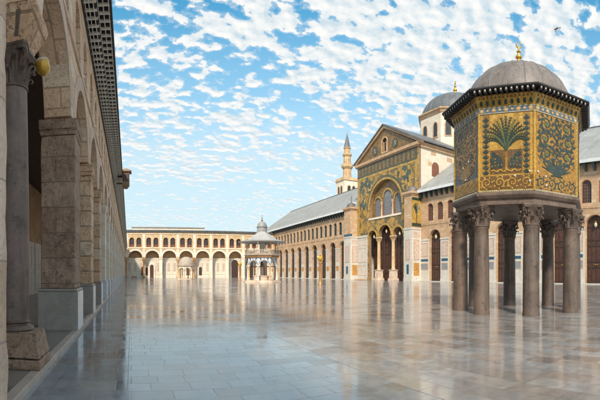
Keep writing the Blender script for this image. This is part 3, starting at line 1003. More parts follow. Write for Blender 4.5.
# ------------------------------------------------------------------ the arcade closing the far end
def end_arcade():
    Y0 = 136.0
    t = thing('end_arcade', 'cream arcaded building closing the far end, round arches below paired dark windows', 'arcade', (0, Y0, 0))
    BAY = 5.8
    centers = [1.3 + BAY * i for i in range(-1, 9)]
    x0, x1 = centers[0] - BAY / 2, centers[-1] + BAY / 2
    SP, H = 6.9, 15.9
    w, rg, st = MB(), MB(), MB()
    for c in centers:
        a, b = c - BAY / 2, c + BAY / 2
        outer = [(a, SP)] + arc_down(c, 2.35, SP + 0.05, 18) + [(b, SP), (b, H), (a, H)]
        holes = [arch(c + dx, 1.65, 10.5, 12.9, 12) for dx in (-1.22, 1.22)]
        w.plate(outer, holes, 0, 1.0, skip_ends=(a, b))
        rg.cut()
        ring(c, 2.352, 2.95, SP + 0.05, -0.06, 0.2, rg, 18)
    w.build('wall', 'cream_stone', t)
    rg.build_each('arch_ring', 'white_stone', t)
    st.box(x0, x1, -0.12, 0.05, 10.05, 10.35)
    st.cut()
    st.box(x0, x1, -0.16, 0.05, H - 1.0, H - 0.75)
    st.build_each('string_course', 'white_stone', t)
    st = MB()
    for c in centers:
        st.cut()
        st.box(c - BAY / 2 - 0.42, c - BAY / 2 + 0.42, -0.05, 0.1, SP + 0.3, 14.9)
    st.build_each('wall_strip', 'white_stone', t)
    # supports
    for i, c in enumerate(centers):
        xs = c - BAY / 2
        if i % 3 == 0 or i > 6:
            p = MB()
            p.box(xs - 0.55, xs + 0.55, 0.05, 0.95, 0, SP - 0.4)
            p.box(xs - 0.62, xs + 0.62, -0.05, 1.05, SP - 0.4, SP)
            p.box(xs - 0.62, xs + 0.62, -0.03, 1.03, 0, 0.7)
            p.build('pier', 'white_stone', t)
        else:
            p = MB()
            p.box(xs - 0.45, xs + 0.45, 0.05, 0.95, 0, 0.5)
            p.lathe([(0.40, 0.5), (0.42, 0.7), (0.33, 0.85), (0.30, 5.2), (0.34, 5.3), (0.40, 5.7), (0.52, 6.1)], 14, xs, 0.5)
            p.box(xs - 0.55, xs + 0.55, -0.05, 1.05, 6.1, SP)
            p.build('column', 'post' if i % 3 == 2 else 'cream_stone', t, 40)
    # windows: dark leaves with bars
    for c in centers:
        for dx in (-1.22, 1.22):
            p = MB()
            p.plate(arch(c + dx, 1.68, 10.48, 12.9, 12), [], 0.45, 0.5)
            wo = p.build('window', 'glass', t)
            q = MB()
            q.box(c + dx - 0.04, c + dx + 0.04, 0.38, 0.45, 10.5, 13.6)
            for z in (11.1, 11.7, 12.3, 12.9):
                q.box(c + dx - 0.82, c + dx + 0.82, 0.39, 0.45, z, z + 0.06)
            q.plate(arch(c + dx, 1.66, 10.49, 12.9, 12), [arch(c + dx, 1.38, 10.62, 12.9, 12)], 0.36, 0.452)
            q.box(c + dx - 0.8, c + dx + 0.8, 0.40, 0.448, 10.5, 11.35)
            q.build('window_frame', 'brown_lattice', wo)
        cb = MB()
        cb.lathe([(0.24, 10.35), (0.24, 10.55), (0.15, 10.65), (0.14, 12.4), (0.26, 12.75), (0.0, 12.8)], 10, c, -0.02)
        cb.build('window_colonnette', 'white_stone', t, 40)
    # back wall with marble panelling, dim brown lunettes above it
    MB().box(x0, x1, 2.2, 2.6, 0, 15).build('back_wall', 'brown_plaster', t)
    pn, inl = MB(), MB()
    pn.box(x0, x1, 2.1, 2.198, 0, 6.9)
    for c in centers:
        for dx in (-2.0, 0, 2.0):
            pn.plate([(c + dx - 0.85, 1.2), (c + dx + 0.85, 1.2), (c + dx + 0.85, 6.2), (c + dx - 0.85, 6.2)],
                     [[(c + dx - 0.62, 1.45), (c + dx + 0.62, 1.45), (c + dx + 0.62, 5.95), (c + dx - 0.62, 5.95)]], 2.02, 2.105)
            inl.cut()
            inl.box(c + dx - 0.42, c + dx + 0.42, 2.05, 2.105, 2.3, 5.2)
    pn.box(x0, x1, 2.0, 2.1, 6.4, 6.9)
    pn.box(x0, x1, 2.0, 2.1, 0.0, 0.8)
    po_ = pn.build('marble_panelling', 'marble_far', t)
    inl.build_each('inlay', 'rug_panel', po_)
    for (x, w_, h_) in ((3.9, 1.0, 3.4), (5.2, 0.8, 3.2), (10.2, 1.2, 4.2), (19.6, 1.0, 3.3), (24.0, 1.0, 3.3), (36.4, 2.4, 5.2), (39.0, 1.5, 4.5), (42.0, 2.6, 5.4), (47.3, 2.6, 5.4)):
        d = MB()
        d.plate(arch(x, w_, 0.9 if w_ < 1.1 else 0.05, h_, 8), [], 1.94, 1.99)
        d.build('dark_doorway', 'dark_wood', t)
    x = 7.0                                         # small columned door case
    d = MB()
    d.plate(arch(x, 2.3, 0.05, 4.3, 12), [arch(x, 1.3, 0.06, 3.9, 10)], 1.75, 1.99)
    do = d.build('door_case', 'white_stone', t)
    d = MB()
    d.plate(arch(x, 1.32, 0.05, 3.9, 10), [], 1.88, 1.95)
    d.build('door', 'door_wood', do)
    MB().box(x0, x1, 1.0, 2.198, 9.6, 9.8).build('ceiling', 'dark_wood', t)
    # cornice, gutter and flat roof
    ev = MB()
    ev.box(x0 - 0.2, x1, -0.55, 1.2, H + 0.1, H + 0.42)
    ev.box(x0 - 0.2, x1, -0.35, 0.5, H - 0.2, H + 0.1)
    x = x0
    while x < x1:
        ev.box(x, x + 0.3, -0.5, 0.1, H - 0.35, H + 0.08)
        x += 0.75
    ev.build('eave', 'lead_dark', t)
    MB().box(x0, x1, 1.2, 10, H + 0.1, H + 0.3).build('roof', 'lead', t)
    MB().box(0.3, 27.5, 14, 16, 0, 18.7).build('rooftop_wall', 'white_stone', t)
    MB().box(0.0, 27.8, 13.7, 16.3, 18.7, 19.0).build('rooftop_coping', 'lead', t)


end_arcade()


# ------------------------------------------------------------------ prayer hall
HX, HY = 50.5, 68.3                                 # wall line and the middle of the transept


def sub_box(mb_name, mat, parent, *b):
    return MB().box(*b).build(mb_name, mat, parent)


def prayer_hall():
    t = thing('prayer_hall', 'long brown stone prayer hall on the right with a grey pitched roof and arched doors', 'hall', (HX, HY, 0), R(-90))
    # local x runs towards the camera (x = HY - worldY), local y into the building
    H = 16.2
    left = [(HY - (86.5 + 5.35 * k)) for k in range(12)]
    right = [(HY - (53.3 - 5.2 * k)) for k in range(10)]
    w, rg = MB(), MB()

    def bay(c, half, door_w, spring):
        a, b = c - half, c + half
        outer = [(a, -0.3), (b, -0.3), (b, H), (a, H)]
        holes = [arch(c, door_w, 0.0, spring, 16)]
        for dx in (-half / 2, half / 2):
            holes.append(arch(c + dx, 1.6, 11.3, 13.75, 12))
        w.plate(outer, holes, 0, 0.9, skip_ends=(a, b))
        rg.cut()
        ring(c, door_w / 2 + 0.003, door_w / 2 + 0.55, spring, -0.05, 0.1, rg, 16)

    for c in left:
        bay(c, 2.675, 3.1, 8.1)
    xl, xr = left[-1] - 2.675, right[-1] + 2.6
    w.box(left[0] + 2.675, -10.0, 0, 0.9, -0.3, H)
    w.box(xl, xl + 0.9, 0.9, 30, -0.3, H)
    w.cut()
    for c in right:
        bay(c, 2.6, 2.9, 8.15)
    w.box(10.0, right[0] - 2.6, 0, 0.9, -0.3, H)
    w.build_each('wall', 'hall_stone', t)
    rg.build_each('arch_ring', 'hall_stone', t)

    # windows
    def window(cx, mat):
        p = MB()
        p.plate(arch(cx, 1.63, 11.28, 13.75, 12), [], 0.35, 0.40)
        wo = p.build('window', 'glass', t)
        q = MB()
        q.plate(arch(cx, 1.61, 11.29, 13.75, 12), [arch(cx, 1.34, 11.42, 13.75, 12)], 0.26, 0.352)
        for dx in (-0.35, 0.0, 0.35):
            q.box(cx + dx - 0.025, cx + dx + 0.025, 0.29, 0.351, 11.3, 14.4)
        for z in (11.75, 12.2, 12.65, 13.1, 13.55, 13.95):
            q.box(cx - 0.72, cx + 0.72, 0.30, 0.3505, z, z + 0.05)
        q.build('window_grille', mat, wo)
    for c in left:
        for dx in (-1.3375, 1.3375):
            window(c + dx, 'teal_wood')
    for c in right:
        for dx in (-1.3, 1.3):
            window(c + dx, 'warm_frame')

    # doors
    def door(c, wd, spring, mat, glass_top):
        p = MB()
        p.plate(arch(c, wd + 0.04, 0.0, spring, 16), [], 0.60, 0.68)
        do = p.build('door', mat, t)
        q = MB()
        hw = wd / 2
        for z in (0.1, 2.3, 3.1, 5.3, 6.1, 7.9):
            q.box(c - hw, c + hw, 0.52, 0.602, z, z + 0.22)
        for x in (-hw + 0.1, -hw / 2, 0.0, hw / 2, hw - 0.1):
            q.box(c + x - 0.07, c + x + 0.07, 0.54, 0.6015, 0.05, 8.0)
        for k in range(1, 6):
            a = PI * k / 6
            q.tube([(c, 0.57, 8.1), (c + (hw - 0.05) * math.cos(a), 0.57, spring + (hw - 0.05) * math.sin(a))], 0.05, 5)
        q.build('door_rail', 'dark_wood' if mat == 'door_wood' else 'glass', do)
        if glass_top:
            q = MB()
            for s_ in (-1, 1):
                q.cut()
                q.lathe([(0.0, 2.62), (0.07, 2.65), (0.09, 2.72), (0.07, 2.79), (0.0, 2.82)], 8, c + s_ * 0.16, 0.5)
            q.build_each('door_handle', 'gold', do, 50)
    for c in left:
        door(c, 3.1, 8.1, 'dark_wood', False)
    for c in right:
        door(c, 2.9, 8.15, 'door_wood', True)
    sub_box('inner_lining', 'dark_wood', t, xl + 1, -10.2, 3.0, 3.2, 0, 12)
    # marble facing of the piers between the doors
    def pier_facing(a, b, fancy):
        p = MB()
        p.box(a, b, -0.05, 0.003, 0, 7.65)
        p.box(a - 0.03, b + 0.03, -0.14, 0.002, 7.65, 7.95)
        p.box(a - 0.03, b + 0.03, -0.10, 0.002, 0, 0.55)
        po = p.build('pier_facing', 'marble', t)
        m = (a + b) / 2
        q = MB()
        hw = (b - a) / 2 - 0.3
        q.plate([(m - hw, 4.6), (m + hw, 4.6), (m + hw, 7.2), (m - hw, 7.2)], [[(m - hw + 0.12, 4.72), (m + hw - 0.12, 4.72), (m + hw - 0.12, 7.08), (m - hw + 0.12, 7.08)]], -0.075, -0.045)
        q.cut()
        q.plate([(m - hw, 2.2), (m + hw, 2.2), (m + hw, 3.4), (m - hw, 3.4)], [[(m - hw + 0.1, 2.3), (m + hw - 0.1, 2.3), (m + hw - 0.1, 3.3), (m - hw + 0.1, 3.3)]], -0.075, -0.045)
        q.build_each('marble_border', 'red_frame', po)
        q = MB()
        q.box(m - hw + 0.1, m + hw - 0.1, -0.065, -0.047, 2.3, 3.3)
        q.build('inlay', 'gold_tile' if not fancy else 'grey_lattice', po)
        if fancy:
            q = MB()
            q.box(m - hw, m + hw, -0.07, -0.046, 3.75, 4.2)
            q.build('tile_strip', 'blue_tile', po)
        q = MB()
        q.box(m - hw + 0.12, m + hw - 0.12, -0.062, -0.047, 4.72, 7.08)
        q.build('inlay', 'rug_panel', po)
    for i in range(len(left) - 1):
        pier_facing(left[i + 1] + 1.6, left[i] - 1.6, False)
    pier_facing(left[0] + 1.6, -13.8, False)
    for i in range(len(right) - 1):
        pier_facing(right[i] + 1.5, right[i + 1] - 1.5, True)
    pier_facing(10.6, right[0] - 1.5, True)
    # string course
    s_ = MB()
    s_.box(xl, -10.9, -0.07, 0.05, 10.55, 10.75)
    s_.cut()
    s_.box(10.9, xr, -0.07, 0.05, 10.55, 10.75)
    s_.build_each('string_course', 'hall_stone', t)
    # eave: white gutter, soffit and dark corbels
    for a, b in ((xl - 0.8, -11.0), (11.0, xr)):
        e = MB()
        e.box(a, b, -0.95, 0.0, H + 0.5, H + 0.62)
        eo = e.build('eave', 'teal_wood', t)
        e = MB()
        e.box(a, b, -1.12, -0.96, H + 0.45, H + 0.92)
        e.build('gutter', 'white_trim', eo)
        e = MB()
        x = a + 0.4
        while x < b - 0.3:
            e.cut()
            e.add([(x, 0, H - 0.55), (x + 0.32, 0, H - 0.55), (x, -0.25, H - 0.45), (x + 0.32, -0.25, H - 0.45), (x, -0.85, H + 0.25), (x + 0.32, -0.85, H + 0.25),
                   (x, -0.85, H + 0.5), (x + 0.32, -0.85, H + 0.5), (x, 0, H + 0.5), (x + 0.32, 0, H + 0.5)],
                  [(0, 2, 3, 1), (2, 4, 5, 3), (4, 6, 7, 5), (6, 8, 9, 7), (0, 1, 9, 8), (0, 8, 6, 4, 2), (1, 3, 5, 7, 9)])
            x += 1.335
        e.build_each('corbel', 'teal_wood', eo)
        e = MB()
        e.box(a, b, -0.02, 0.9, H, H + 0.7)
        e.build('wall_head', 'hall_stone', eo)
    # lead roof in two slopes, gable at the far end
    for a, b in ((xl - 0.8, -10.9), (10.9, xr)):
        r = MB()
        y0, z0, y1, z1 = -1.1, H + 0.92, 12.0, 26.4
        r.add([(a, y0, z0), (b, y0, z0), (b, y1, z1), (a, y1, z1), (a, y1 + 13, z0), (b, y1 + 13, z0),
               (a, y0, z0 - 0.2), (b, y0, z0 - 0.2), (a, y1 + 13, z0 - 0.2), (b, y1 + 13, z0 - 0.2)],
              [(0, 1, 2, 3), (3, 2, 5, 4), (0, 6, 7, 1), (4, 5, 9, 8), (6, 8, 9, 7), (0, 3, 4, 8, 6), (1, 7, 9, 5, 2)])
        ro = r.build('roof', 'lead', t)
        r = MB()
        x = a + 0.5
        L = math.hypot(y1 - y0, z1 - z0)
        while x < b:
            r.add([(x - 0.03, y0, z0 - 0.01), (x + 0.03, y0, z0 - 0.01), (x + 0.03, y1, z1 - 0.01), (x - 0.03, y1, z1 - 0.01),
                   (x - 0.03, y0 - 0.03, z0 + 0.05), (x + 0.03, y0 - 0.03, z0 + 0.05), (x + 0.03, y1, z1 + 0.06), (x - 0.03, y1, z1 + 0.06)],
                  [(4, 5, 6, 7), (0, 4, 7, 3), (1, 2, 6, 5), (0, 1, 5, 4), (2, 3, 7, 6)])
            x += 1.1
        r.build('roof_seam', 'lead', ro)
        r = MB()
        r.tube([(a, y1, z1 + 0.05), (b, y1, z1 + 0.05)], 0.16, 8)
        r.build('ridge_cap', 'lead_dark', ro)
    # small skylight box low on the far roof
    MB().box(-15.2, -13.6, -0.2, 1.2, H + 1.2, H + 2.5).build('roof_hatch', 'white_trim', t, bevel=0.05)
    # low step along the foot of the wall
    s_ = MB()
    s_.box(xl, -10.9, -0.7, -0.001, -0.1, 0.14)
    s_.cut()
    s_.box(10.9, xr, -0.7, -0.001, -0.1, 0.14)
    s_.build_each('wall_step', 'marble', t)
    return t


prayer_hall()


# ------------------------------------------------------------------ transept
def transept():
    t = thing('transept', 'tall gabled transept front with gold and green mosaics, triple portal and a domed drum behind', 'building', (HX, HY, 0), R(-90))
    HW, EZ, AZ = 10.7, 26.6, 32.2
    # front wall with the merged portal opening and the great arch
    portal = [(-6.15, 0.0), (6.15, 0.0), (6.15, 9.4)]
    portal += [(p[0], p[1]) for p in arc_down(4.55, 1.6, 9.4, 12)[::-1]][1:]
    portal += [(2.2, 9.4)] + [(p[0], p[1]) for p in arc_down(0.0, 2.2, 9.6, 16)[::-1]]
    portal += [(-2.2, 9.4), (-2.95, 9.4)] + [(p[0], p[1]) for p in arc_down(-4.55, 1.6, 9.4, 12)[::-1]][1:]
    great = arch(0, 11.6, 13.7, 15.6, 30)
    w = MB()
    outer = [(-HW, -0.3), (HW, -0.3), (HW, EZ), (-HW, EZ)]
    w.plate(outer, [portal, great], -0.4, -0.2)
    w.build('front_wall', 'facade_mosaic', t)
    w = MB()
    w.plate(outer, [portal, great], -0.199, 0.4)
    w.build('wall_core', 'mid_wood', t)
    g_ = MB()
    win = arch(0, 1.7, 27.3, 29.4, 12)
    g_.plate([(-HW, EZ), (HW, EZ), (0, AZ)], [win], -0.4, 0.4)
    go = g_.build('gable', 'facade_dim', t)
    q = MB()
    q.plate(arch(0, 1.74, 27.28, 29.4, 12), [], 0.0, 0.06)
    q.build('window', 'glass', go)
    q = MB()
    q.plate(arch(0, 2.3, 27.0, 29.4, 12), [arch(0, 1.68, 27.32, 29.4, 12)], -0.5, -0.35)
    for s_ in (-1, 1):
        q.lathe([(0.14, 27.2), (0.11, 27.4), (0.11, 29.1), (0.2, 29.4), (0, 29.45)], 8, s_ * 0.45, -0.25)
    q.build('window_surround', 'hall_stone', go)
    for s_ in (-1, 1):
        q = MB()
        pts = []
        for k in range(20):
            a = 2 * PI * k / 20
            pts.append((s_ * 3.6 + 0.95 * math.cos(a), 28.3 + 0.95 * math.sin(a)))
        pin = [(s_ * 3.6 + (p[0] - s_ * 3.6) * 0.68, 28.3 + (p[1] - 28.3) * 0.68) for p in pts]
        q.plate(pts, [pin[::-1]], -0.5, -0.38)
        ro = q.build('roundel', 'facade_band', go)
        q = MB()
        for k in range(6):
            a = 2 * PI * k / 6
            q.tube([(s_ * 3.6, -0.43, 28.3), (s_ * 3.6 + 0.7 * math.cos(a), -0.43, 28.3 + 0.7 * math.sin(a))], 0.09, 6)
        q.build('roundel_rosette', 'grey_lattice', ro)
    # dark green band and gold borders laid into the front wall
    q = MB()
    q.box(-HW + 0.2, HW - 0.2, -0.425, -0.395, EZ - 3.1, EZ - 0.6)
    bo = q.build('mosaic_band', 'facade_band', t)
    q = MB()
    for k in range(15):
        x = -HW + 0.9 + k * 1.36
        q.cut()
        q.plate(arch(x, 0.7, EZ - 2.8, EZ - 1.4, 6), [], -0.44, -0.42)
    q.build_each('band_niche', 'facade_dim', bo)
    q = MB()
    for xs in (-HW + 0.05, HW - 0.85):
        q.cut()
        q.box(xs, xs + 0.8, -0.43, -0.39, 10.2, EZ - 3.2)
    q.cut()
    q.box(-HW + 0.9, HW - 0.9, -0.43, -0.39, EZ - 3.65, EZ - 3.2)
    q.build_each('gold_border', 'facade_gold', t)
    # gold houses and dark trees worked into the mosaic
    rr = random.Random(3)
    q, tr = MB(), MB()
    yf = -0.40
    for k in range(150):
        x = rr.uniform(-9.3, 9.0)
        z = rr.uniform(15.0, 22.2)
        if (x / 7.2) ** 2 + ((z - 15.2) / 7.4) ** 2 < 1.0:
            continue
        ww, hh = rr.uniform(0.35, 0.8), rr.uniform(0.5, 1.1)
        q.cut()
        tr.cut()
        if rr.random() < 0.42:
            q.plate([(x - ww / 2, z), (x + ww / 2, z), (x + ww / 2, z + hh), (x, z + hh + ww * 0.5), (x - ww / 2, z + hh)], [], yf - 0.018 - 0.0004 * k, yf + 0.01)
            q.plate([(x + ww / 2 + 0.01, z), (x + ww * 1.1, z), (x + ww * 1.1, z + hh * 0.6), (x + ww / 2 + 0.01, z + hh * 0.6)], [], yf - 0.018 - 0.0004 * k, yf + 0.01)
        else:
            pts = []
            for j in range(18):
                a = 2 * PI * j / 18
                r_ = ww * rr.uniform(0.6, 1.15)
                pts.append((x + r_ * 0.9 * math.cos(a), z + hh * 0.6 + r_ * 1.1 * math.sin(a)))
            tr.plate(pts, [], yf - 0.010 - 0.0004 * k, yf + 0.01)
    q.build_each('mosaic_house', 'facade_gold', t)
    tr.build_each('mosaic_tree', 'mosaic_foliage', t)
    # cornices
    c = MB()
    c.box(-HW - 0.5, HW + 0.5, -0.85, -0.38, EZ - 0.5, EZ + 0.05)
    c.box(-HW - 0.3, HW + 0.3, -0.65, -0.38, EZ - 0.75, EZ - 0.5)
    c.build('gable_cornice', 'hall_stone', t)
    # raking cornices and roof
    for s_ in (-1, 1):
        c = MB()
        dx, dz = HW + 0.7, AZ - EZ + 0.15
        c.plate([(s_ * (HW + 0.7), EZ - 0.15), (0, AZ + 0.1), (0, AZ + 0.55), (s_ * (HW + 0.9), EZ + 0.15)], [], -0.8, 0.4)
        c.build('raking_cornice', 'hall_stone', t)
    r = MB()
    r.add([(-HW - 1.0, -1.0, EZ + 0.12), (0, -1.0, AZ + 0.6), (HW + 1.0, -1.0, EZ + 0.12), (-HW - 1.0, 38, EZ + 0.12), (0, 38, AZ + 0.6), (HW + 1.0, 38, EZ + 0.12),
           (-HW - 1.0, -1.0, EZ + 0.42), (0, -1.0, AZ + 0.95), (HW + 1.0, -1.0, EZ + 0.42), (-HW - 1.0, 38, EZ + 0.42), (0, 38, AZ + 0.95), (HW + 1.0, 38, EZ + 0.42)],
          [(0, 3, 4, 1), (1, 4, 5, 2), (6, 7, 10, 9), (7, 8, 11, 10), (0, 1, 7, 6), (1, 2, 8, 7), (2, 5, 11, 8), (0, 6, 9, 3), (3, 9, 10, 4), (4, 10, 11, 5)])
    r.build('roof', 'lead_dark', t)
    # great arch: recessed wall with three windows, moulded rim
    i_ = MB()
    wins = [(-3.55, 2.3, 14.1, 17.0), (0.0, 3.0, 14.1, 17.9), (3.55, 2.3, 14.1, 17.0)]
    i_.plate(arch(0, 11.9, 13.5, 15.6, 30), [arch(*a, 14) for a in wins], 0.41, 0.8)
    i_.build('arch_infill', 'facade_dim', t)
    q = MB()
    ring(0, 5.802, 6.25, 15.6, -0.5, -0.3, q, 30)
    q.build('great_arch_rim', 'facade_gold', t)
    q = MB()
    ring(0, 6.252, 6.7, 15.6, -0.44, -0.3, q, 30)
    q.build('great_arch_border', 'facade_band', t)
    for (cx, ww, z0, zs) in wins:
        q = MB()
        q.plate(arch(cx, ww + 0.04, z0 - 0.02, zs, 14), [], 0.58, 0.66)
        wo = q.build('window', 'grey_lattice', t)
        q = MB()
        for k in range(-3, 4):
            q.box(cx + k * ww / 7 - 0.03, cx + k * ww / 7 + 0.03, 0.54, 0.585, z0, zs + ww * 0.36)
        for k in range(9):
            q.box(cx - ww / 2, cx + ww / 2, 0.55, 0.583, z0 + 0.3 + k * 0.42, z0 + 0.36 + k * 0.42)
        q.build('window_lattice', 'lead_dark', wo)
        q = MB()
        ring(cx, ww / 2 + 0.004, ww / 2 + 0.3, zs, 0.33, 0.5, q, 14)
        q.build('window_arch_rim', 'facade_gold', wo)
    q = MB()
    for x in (-1.95, 1.95):
        q.cut()
        q.lathe([(0.3, 13.7), (0.3, 14.0), (0.2, 14.15), (0.19, 16.3), (0.34, 16.8), (0.34, 17.0)], 12, x, 0.25)
    q.build_each('window_column', 'red_frame', t, 40)
    MB().box(-5.9, 5.9, -0.55, 0.4, 13.35, 13.72).build('great_arch_sill', 'white_stone', t)
    # portal: rim, columns, doors
    q = MB()
    for cx, r_, zs in ((-4.55, 1.6, 9.4), (0, 2.2, 9.6), (4.55, 1.6, 9.4)):
        q.cut()
        ring(cx, r_ + 0.003, r_ + 0.33, zs, -0.5, -0.3, q, 16)
    q.build_each('portal_rim', 'facade_gold', t)
    for x in (-2.57, 2.57):
        q = MB()
        q.lathe([(0.46, 2.3), (0.48, 2.4), (0.42, 2.5), (0.37, 2.6), (0.38, 4.2), (0.34, 8.2)], 20, x, -0.05)
        co = q.build('portal_column', 'cream_stone', t, 50)
        q = MB()
        capital(q, 8.2, 9.1, 0.35, x, -0.05, 0)
        q.box(x - 0.55, x + 0.55, -0.6, 0.45, 9.1, 9.4)
        q.build('capital', 'cream_stone', co, 45)
        q = MB()
        q.tbox(x, -0.05, 0, 0.5, 0.85, 0.85, 0.8, 0.8)
        q.tbox(x, -0.05, 0.5, 2.0, 0.66, 0.66, 0.62, 0.62)
        q.tbox(x, -0.05, 2.0, 2.3, 0.64, 0.64, 0.78, 0.78)
        q.build('pedestal', 'pale_stone', co, bevel=0.03)
    d = MB()
    d.box(-6.5, 6.5, 1.4, 1.6, 0, 12.4)
    d.build('portal_screen', 'door_wood', t)
    for cx, hw, zt in ((-4.55, 1.55, 8.6), (0, 2.1, 8.8), (4.55, 1.55, 8.6)):
        q = MB()
        n = 4 if hw > 2 else 3
        for k in range(n + 1):
            x = cx - hw + 2 * hw * k / n
            q.box(x - 0.09, x + 0.09, 1.27, 1.402, 0.05, zt)
        for z in (0.1, 1.6, 3.0, 5.6, 7.2, zt):
            q.box(cx - hw, cx + hw, 1.29, 1.401, z, z + 0.25)
        q.build('door', 'dark_wood', t)
    # marble facing each side of the portal
    for a, b in ((-HW + 0.02, -6.5), (6.5, HW - 0.02)):
        p = MB()
        p.box(a, b, -0.46, -0.39, 0, 9.7)
        p.box(a, b, -0.58, -0.38, 9.7, 10.15)
        p.box(a, b, -0.55, -0.38, 0, 0.7)
        po = p.build('marble_facing', 'marble', t)
        q = MB()
        n = 2
        for k in range(n):
            x0 = a + 0.4 + k * (b - a - 0.6) / n
            x1 = a + 0.2 + (k + 1) * (b - a - 0.6) / n
            for z0, z1 in ((1.0, 3.4), (4.0, 7.4), (7.9, 9.3)):
                q.cut()
                q.plate([(x0, z0), (x1, z0), (x1, z1), (x0, z1)], [[(x0 + 0.16, z0 + 0.16), (x1 - 0.16, z0 + 0.16), (x1 - 0.16, z1 - 0.16), (x0 + 0.16, z1 - 0.16)]], -0.5, -0.455)
        q.build_each('marble_border', 'rug_panel', po)
    # stone step at the foot, left of the portal
    MB().box(-10.0, -6.6, -1.7, -0.62, 0, 0.22).build('stone_step', 'hall_stone', t, bevel=0.03)
    # flank walls of white plaster
    f = MB()
    f.box(HW - 0.8, HW, 0.402, 37, 0, EZ)
    f.cut()
    f.box(-HW, -HW + 0.8, 0.402, 37, 0, EZ)
    f.cut()
    f.box(-HW + 0.8, HW - 0.8, 36, 37, 0, EZ)
    f.build_each('flank_wall', 'plaster', t)
    f = MB()
    f.box(HW, HW + 0.35, 0.0, 37, EZ - 0.75, EZ - 0.3)
    f.box(HW, HW + 0.6, -0.4, 37, EZ - 0.3, EZ + 0.1)
    f.build('flank_cornice', 'hall_stone', t)
    for yy in (4.2, 14.0):
        f = MB()
        pts = arch(yy, 1.9, 20.7, 22.6, 12)
        f.plate(pts, [], 0, 0.06)
        f.xform(Matrix(((0, 1, 0, HW + 0.003), (1, 0, 0, 0), (0, 0, 1, 0), (0, 0, 0, 1))))
        f.build('flank_window', 'brown_lattice', t)
    f = MB()
    for (y0, z0, dy) in ((3.0, 24.8, 1.4), (7.4, 24.4, 1.6), (2.2, 22.6, 1.0), (10.5, 24.7, 1.4)):
        f.cut()
        f.box(HW, HW + 0.02, y0, y0 + dy, z0, z0 + 0.8)
    f.build_each('patched_stone', 'hall_stone', t)
    # turret buttresses flanking the front
    def turret(x0, x1, mosaic_side):
        p = MB()
        p.box(x0, x1, -2.3, -0.6 if mosaic_side else 0.0, 0, 16.2)
        po = p.build('turret', 'hall_stone', t)
        q = MB()
        q.box(x0 - 0.05, x1 + 0.05, -2.36, 0.02, 0, 9.8)
        q.box(x0 - 0.14, x1 + 0.14, -2.45, 0.02, 9.8, 10.1)
        q.box(x0 - 0.10, x1 + 0.10, -2.42, 0.02, 0, 0.6)
        mo = q.build('marble_facing', 'marble', po)
        # panels on the flank that faces the camera (+x) and on the front (-y)
        def side_panel(z0, z1, y0, y1, mat, nm, th=0.02):
            MB().box(x1 + 0.048, x1 + 0.05 + th, y0, y1, z0, z1).build(nm, mat, po)

        def front_panel(z0, z1, a, b, mat, nm, th=0.02):
            MB().box(a, b, -2.36 - th, -2.358, z0, z1).build(nm, mat, po)
        side_panel(4.0, 7.9, -1.85, -0.5, 'red_frame', 'marble_border', 0.02)
        side_panel(4.15, 7.75, -1.7, -0.65, 'rug_panel', 'inlay', 0.035)
        side_panel(1.1, 3.5, -1.85, -0.5, 'gold_tile', 'onyx_panel', 0.03)
        side_panel(8.3, 9.4, -1.95, -0.4, 'rug_panel', 'inlay', 0.03)
        wd = x1 - x0
        front_panel(4.0, 7.9, x0 + wd * 0.22, x1 - wd * 0.22, 'red_frame', 'marble_border', 0.02)
        front_panel(4.15, 7.75, x0 + wd * 0.30, x1 - wd * 0.30, 'rug_panel', 'inlay', 0.035)
        front_panel(1.4, 3.2, x0 + wd * 0.36, x1 - wd * 0.36, 'blue_tile', 'blue_panel', 0.03)
        if mosaic_side:
            q = MB()
            q.box(x1, x1 + 0.05, -2.3, 0.0, 10.35, 15.9)
            mm = q.build('mosaic_panel', 'facade_gold', po)
            q = MB()
            q.box(x1 + 0.049, x1 + 0.075, -2.28, -0.02, 10.4, 11.0)
            q.box(x1 + 0.049, x1 + 0.07, -2.28, -0.02, 15.3, 15.8)
            for k in range(11):
                a = -0.9 + 1.8 * k / 10
                q.tube([(x1 + 0.05, -1.15, 12.6), (x1 + 0.06, -1.15 + 0.6 * math.sin(a * 0.8), 13.4 + 0.3 * math.cos(a)), (x1 + 0.06, -1.15 + 0.95 * math.sin(a * 1.3), 13.6 + 1.2 * math.cos(a * 1.3))], 0.06, 5)
            q.tube([(x1 + 0.05, -1.15, 11.0), (x1 + 0.05, -1.15, 12.7)], 0.08, 6)
            q.build('mosaic_tree', 'tess_green', mm)
            q = MB()
            q.box(x0, x1, -0.6, 0, 10.1, 16.2)
            q.build('turret_back', 'hall_stone', po)
        else:
            MB().box(x0 - 0.02, x1 + 0.02, -2.33, -1.9, 10.15, 10.7).build('blue_panel', 'blue_tile', po)
        q = MB()
        cx, cy = (x0 + x1) / 2, -1.15
        q.box(x0 - 0.12, x1 + 0.12, -2.45, 0.1, 16.2, 16.5)
        q.box(x0 - 0.32, x1 + 0.32, -2.65, 0.3, 16.5, 16.95)
        q.build('turret_cornice', 'hall_stone', po, bevel=0.04)
        q = MB()
        rr_ = min(x1 - x0, 2.4) / 2 - 0.05
        q.lathe([(rr_ + 0.1, 16.95), (rr_ + 0.1, 17.15)] + [(rr_ * math.cos(a), 17.15 + rr_ * 0.95 * math.sin(a)) for a in [PI / 2 * k / 8 for k in range(8)]] + [(0.12, 17.15 + rr_ * 0.96), (0.05, 17.9 + rr_), (0.1, 18.0 + rr_), (0.02, 18.9 + rr_)], 20, cx, cy)
        q.build('turret_dome', 'lead_brown', po, 40)
    turret(-13.65, -10.78, False)
    turret(8.9, 11.15, True)
    # drum and dome over the crossing
    cx, cy = 0.1, 21.0
    d = MB()
    RD = 9.0
    d.lathe([(RD, 26), (RD, 38.6)], 8, cx, cy, PI / 8)
